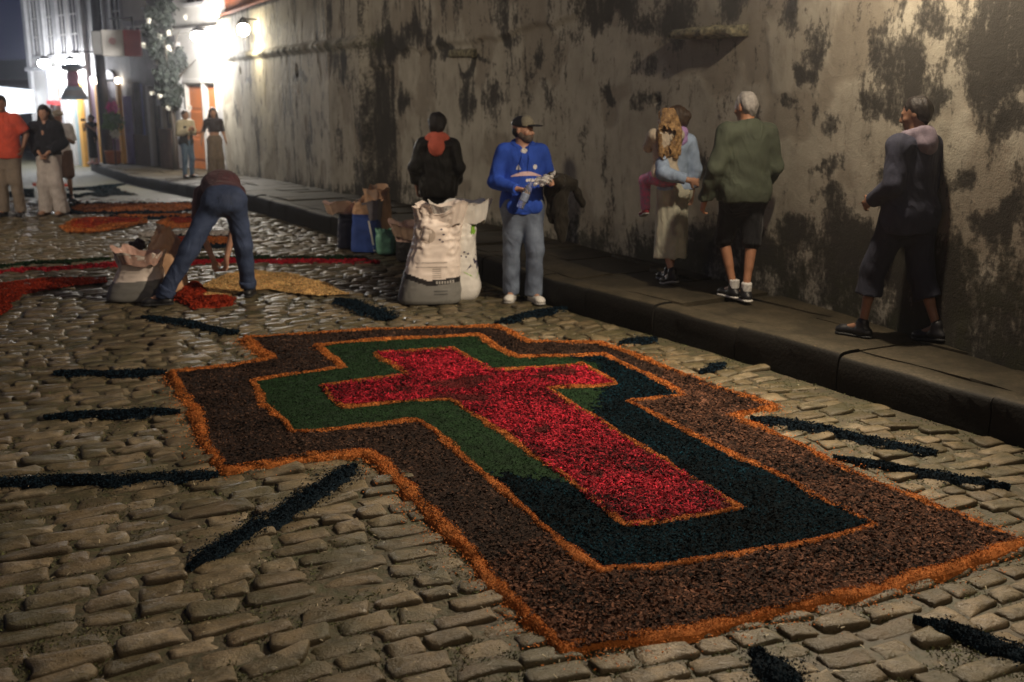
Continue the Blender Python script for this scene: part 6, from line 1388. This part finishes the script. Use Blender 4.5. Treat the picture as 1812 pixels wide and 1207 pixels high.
for k in range(5): wrap(r, P, rect(.03, .26+k*.02, .08, .009, 3), 'faint_print', GP, -pi/2)
wrap(r, P, [[(-.01+.075*math.cos(a), .66+.075*math.sin(a)) for a in np.linspace(0, 2*pi, 15)[:-1]]], 'faint_round_print', M('beige_print', (.52, .43, .36), .6, .1, 20, 0), -pi/2)
for (a, z) in ((.12, .72), (.14, .67), (.105, .62), (.13, .60)): wrap(r, P, [[(a+.012*math.cos(q), z+.008*math.sin(q)) for q in np.linspace(0, 2*pi, 7)[:-1]]], 'ink_spot', INK, -pi/2)
r, P = sack('sack', 'white woven sack with navy and lime print, right half of the white pair', (-.54, 10.40, 0), .05,
    [(0, 0, 0, .19, .17), (.03, 0, 0, .215, .19), (.12, .01, 0, .225, .2), (.26, .0, 0, .2, .19), (.45, .0, 0, .19, .18), (.65, -.01, 0, .185, .17), (.80, -.01, 0, .18, .16), (.90, .02, 0, .22, .18), (.95, .05, 0, .27, .2)], WV2, None, 72, 70, .018, 9, .02, rimamp=.06, depth=.2)
wrap(r, P, [[(.03, .30), (.15, .30), (.175, .33), (.16, .42), (.14, .45), (.11, .41), (.07, .35)]], 'navy_print', INK, -1.25)
wrap(r, P, [[(.105+.022*math.cos(q), .345+.018*math.sin(q)) for q in np.linspace(0, 2*pi, 9)[:-1]]], 'white_dot', WV2, -1.25, off=.005)
wrap(r, P, [[(.0, .285), (.16, .285), (.16, .25), (.14, .22), (.1, .23), (.06, .25)]], 'lime_print', LIME, -1.25)
wrap(r, P, [[(.08, .64), (.15, .64), (.14, .74), (.09, .74)]], 'lime_print', LIME, -1.25)
for (a, z) in ((-.02, .44), (.03, .43), (.05, .46), (.01, .48)): wrap(r, P, [[(a+.012*math.cos(q), z+.008*math.sin(q)) for q in np.linspace(0, 2*pi, 7)[:-1]]], 'ink_spot', INK, -1.25)
# left: open sack tipped towards the camera and a paper bag behind
def tilt_root(r, ax, ay): r.rotation_euler[0] = ax; r.rotation_euler[1] = ay
BR = M('orange_brown_sawdust', (.42, .15, .06), .85, .2, 30, .4, 60, tint=.3)
r, P = sack('sack', 'open grey bottomed sack with orange sawdust, left of the bending man', (-3.66, 10.32, 0), .15,
    [(0, 0, 0, .27, .17), (.02, 0, 0, .29, .185), (.12, .01, 0, .27, .18), (.22, .03, .0, .225, .165), (.32, .05, -.03, .19, .15), (.42, .07, -.07, .205, .16), (.50, .08, -.11, .21, .165)], WV, BR, 72, 60, .014, 21, .012,
    parts=(('grey_lower_part', lambda c: c[:, 2] < .20+.05*c[:, 0], GV),), rimamp=.06, depth=.12, inmat=M('dusty_lining', (.48, .3, .24), .7, .2, 9, .3, 60)); tilt_root(r, 0, 0)
r, P = sack('paper_bag', 'crumpled kraft paper bag standing behind the open grey bottomed sack', (-3.52, 10.75, 0), .1,
    [(0, 0, 0, .2, .13), (.03, 0, 0, .21, .14), (.3, .0, 0, .19, .13), (.5, .03, 0, .13, .10), (.6, .03, .0, .07, .06), (.65, .04, 0, .05, .05)], KR, None, 56, 40, .022, 25, .0, rimamp=.05, depth=.1, cat='bag', inmat=KRL)
f = SDF((-.16, -.12, -.12), (.16, .12, .12), .008); f.ell((0, 0, 0), (.085, .06, .065)); f.folds(.012, (40, 40, 40), 3); Pp, Q = f.mesh()
o = link('cloth_bundle', mesh('cloth_bundle', Pp, Q, [cloth('dark_maroon_cloth', (.03, .015, .02))]), None, (-3.76, 10.72, .47)); tag(o, 'small dark bundle on the left shoulder of the crumpled kraft bag', 'cloth')
# by the kerb: two printed paper bags, a kraft bag, a green bag, a pink beige bag
r, P = sack('paper_bag', 'navy printed paper bag with pale crumpled top, leftmost of the bags at the kerb', (-2.09, 13.75, 0), .2,
    [(0, 0, 0, .16, .12), (.02, 0, 0, .165, .125), (.3, .01, 0, .145, .11), (.46, .02, 0, .13, .1), (.55, -.04, 0, .17, .13), (.60, -.09, 0, .2, .14)], NVP, None, 52, 44, .014, 31, .02, parts=(('crumpled_top', lambda c: c[:, 2] > .44, M('pinkish_paper', (.8, .56, .46), .8, .15, 6, .2, 60)),), rimamp=.05, depth=.14, cat='bag', inmat=KRL, power=4)
wrap(r, P, [[(-.135, .05), (-.12, .05), (-.11, .36), (-.125, .36)]], 'white_stripe', WV2, -1.9)
r, P = sack('paper_bag', 'blue printed paper bag with white stripe in front of the kraft bag at the kerb', (-1.82, 13.42, 0), -.15,
    [(0, 0, 0, .19, .13), (.02, 0, 0, .20, .135), (.3, .0, 0, .17, .12), (.50, .0, 0, .155, .115), (.60, .02, 0, .15, .115), (.66, .04, 0, .165, .125)], BLP, None, 52, 44, .012, 33, .01, parts=(('crumpled_top', lambda c: c[:, 2] > .48, KR),), rimamp=.06, depth=.25, cat='bag', inmat=M('grey_paper_inside', (.25, .23, .24), .8, .2, 6, .2, 60), power=4)
wrap(r, P, [[(.10, .02), (.125, .02), (.06, .40), (.035, .40)]], 'white_stripe', WV2, -1.45)
r, P = sack('paper_bag', 'tall plain kraft paper bag behind the blue printed bag', (-1.68, 13.62, 0), -.3,
    [(0, 0, 0, .16, .11), (.03, 0, 0, .165, .115), (.4, .0, 0, .145, .105), (.66, -.01, 0, .135, .1), (.78, -.03, 0, .14, .11)], KR, None, 52, 44, .012, 35, .01, rimamp=.05, depth=.25, cat='bag', inmat=KRL, power=4)
r, P = sack('plastic_bag', 'small pale green bag at the kerb, right of the blue printed bag', (-1.56, 13.22, 0), 0,
    [(0, 0, 0, .10, .08), (.02, 0, 0, .115, .09), (.15, .0, 0, .12, .095), (.26, .0, 0, .10, .08), (.31, -.02, 0, .07, .05)], GRN, None, 44, 34, .012, 37, .01, rimamp=.02, depth=.06, cat='bag')
r, P = sack('paper_bag', 'pinkish beige crumpled bag by the kerb, behind the left of the white sacks', (-1.2, 12.7, 0), .2,
    [(0, 0, 0, .17, .13), (.03, 0, 0, .18, .14), (.2, .0, 0, .17, .13), (.34, .02, 0, .17, .13), (.43, .03, 0, .22, .16)], M('pink_beige_paper', (.62, .42, .34), .8, .2, 6, .25, 60), None, 52, 40, .022, 39, .02, rimamp=.07, depth=.15, cat='bag', inmat=KRL,
    parts=(('dark_lower_part', lambda c: c[:, 2] < .24, M('dark_paper', (.02, .018, .018), .7, .2, 6, .2, 60)),))
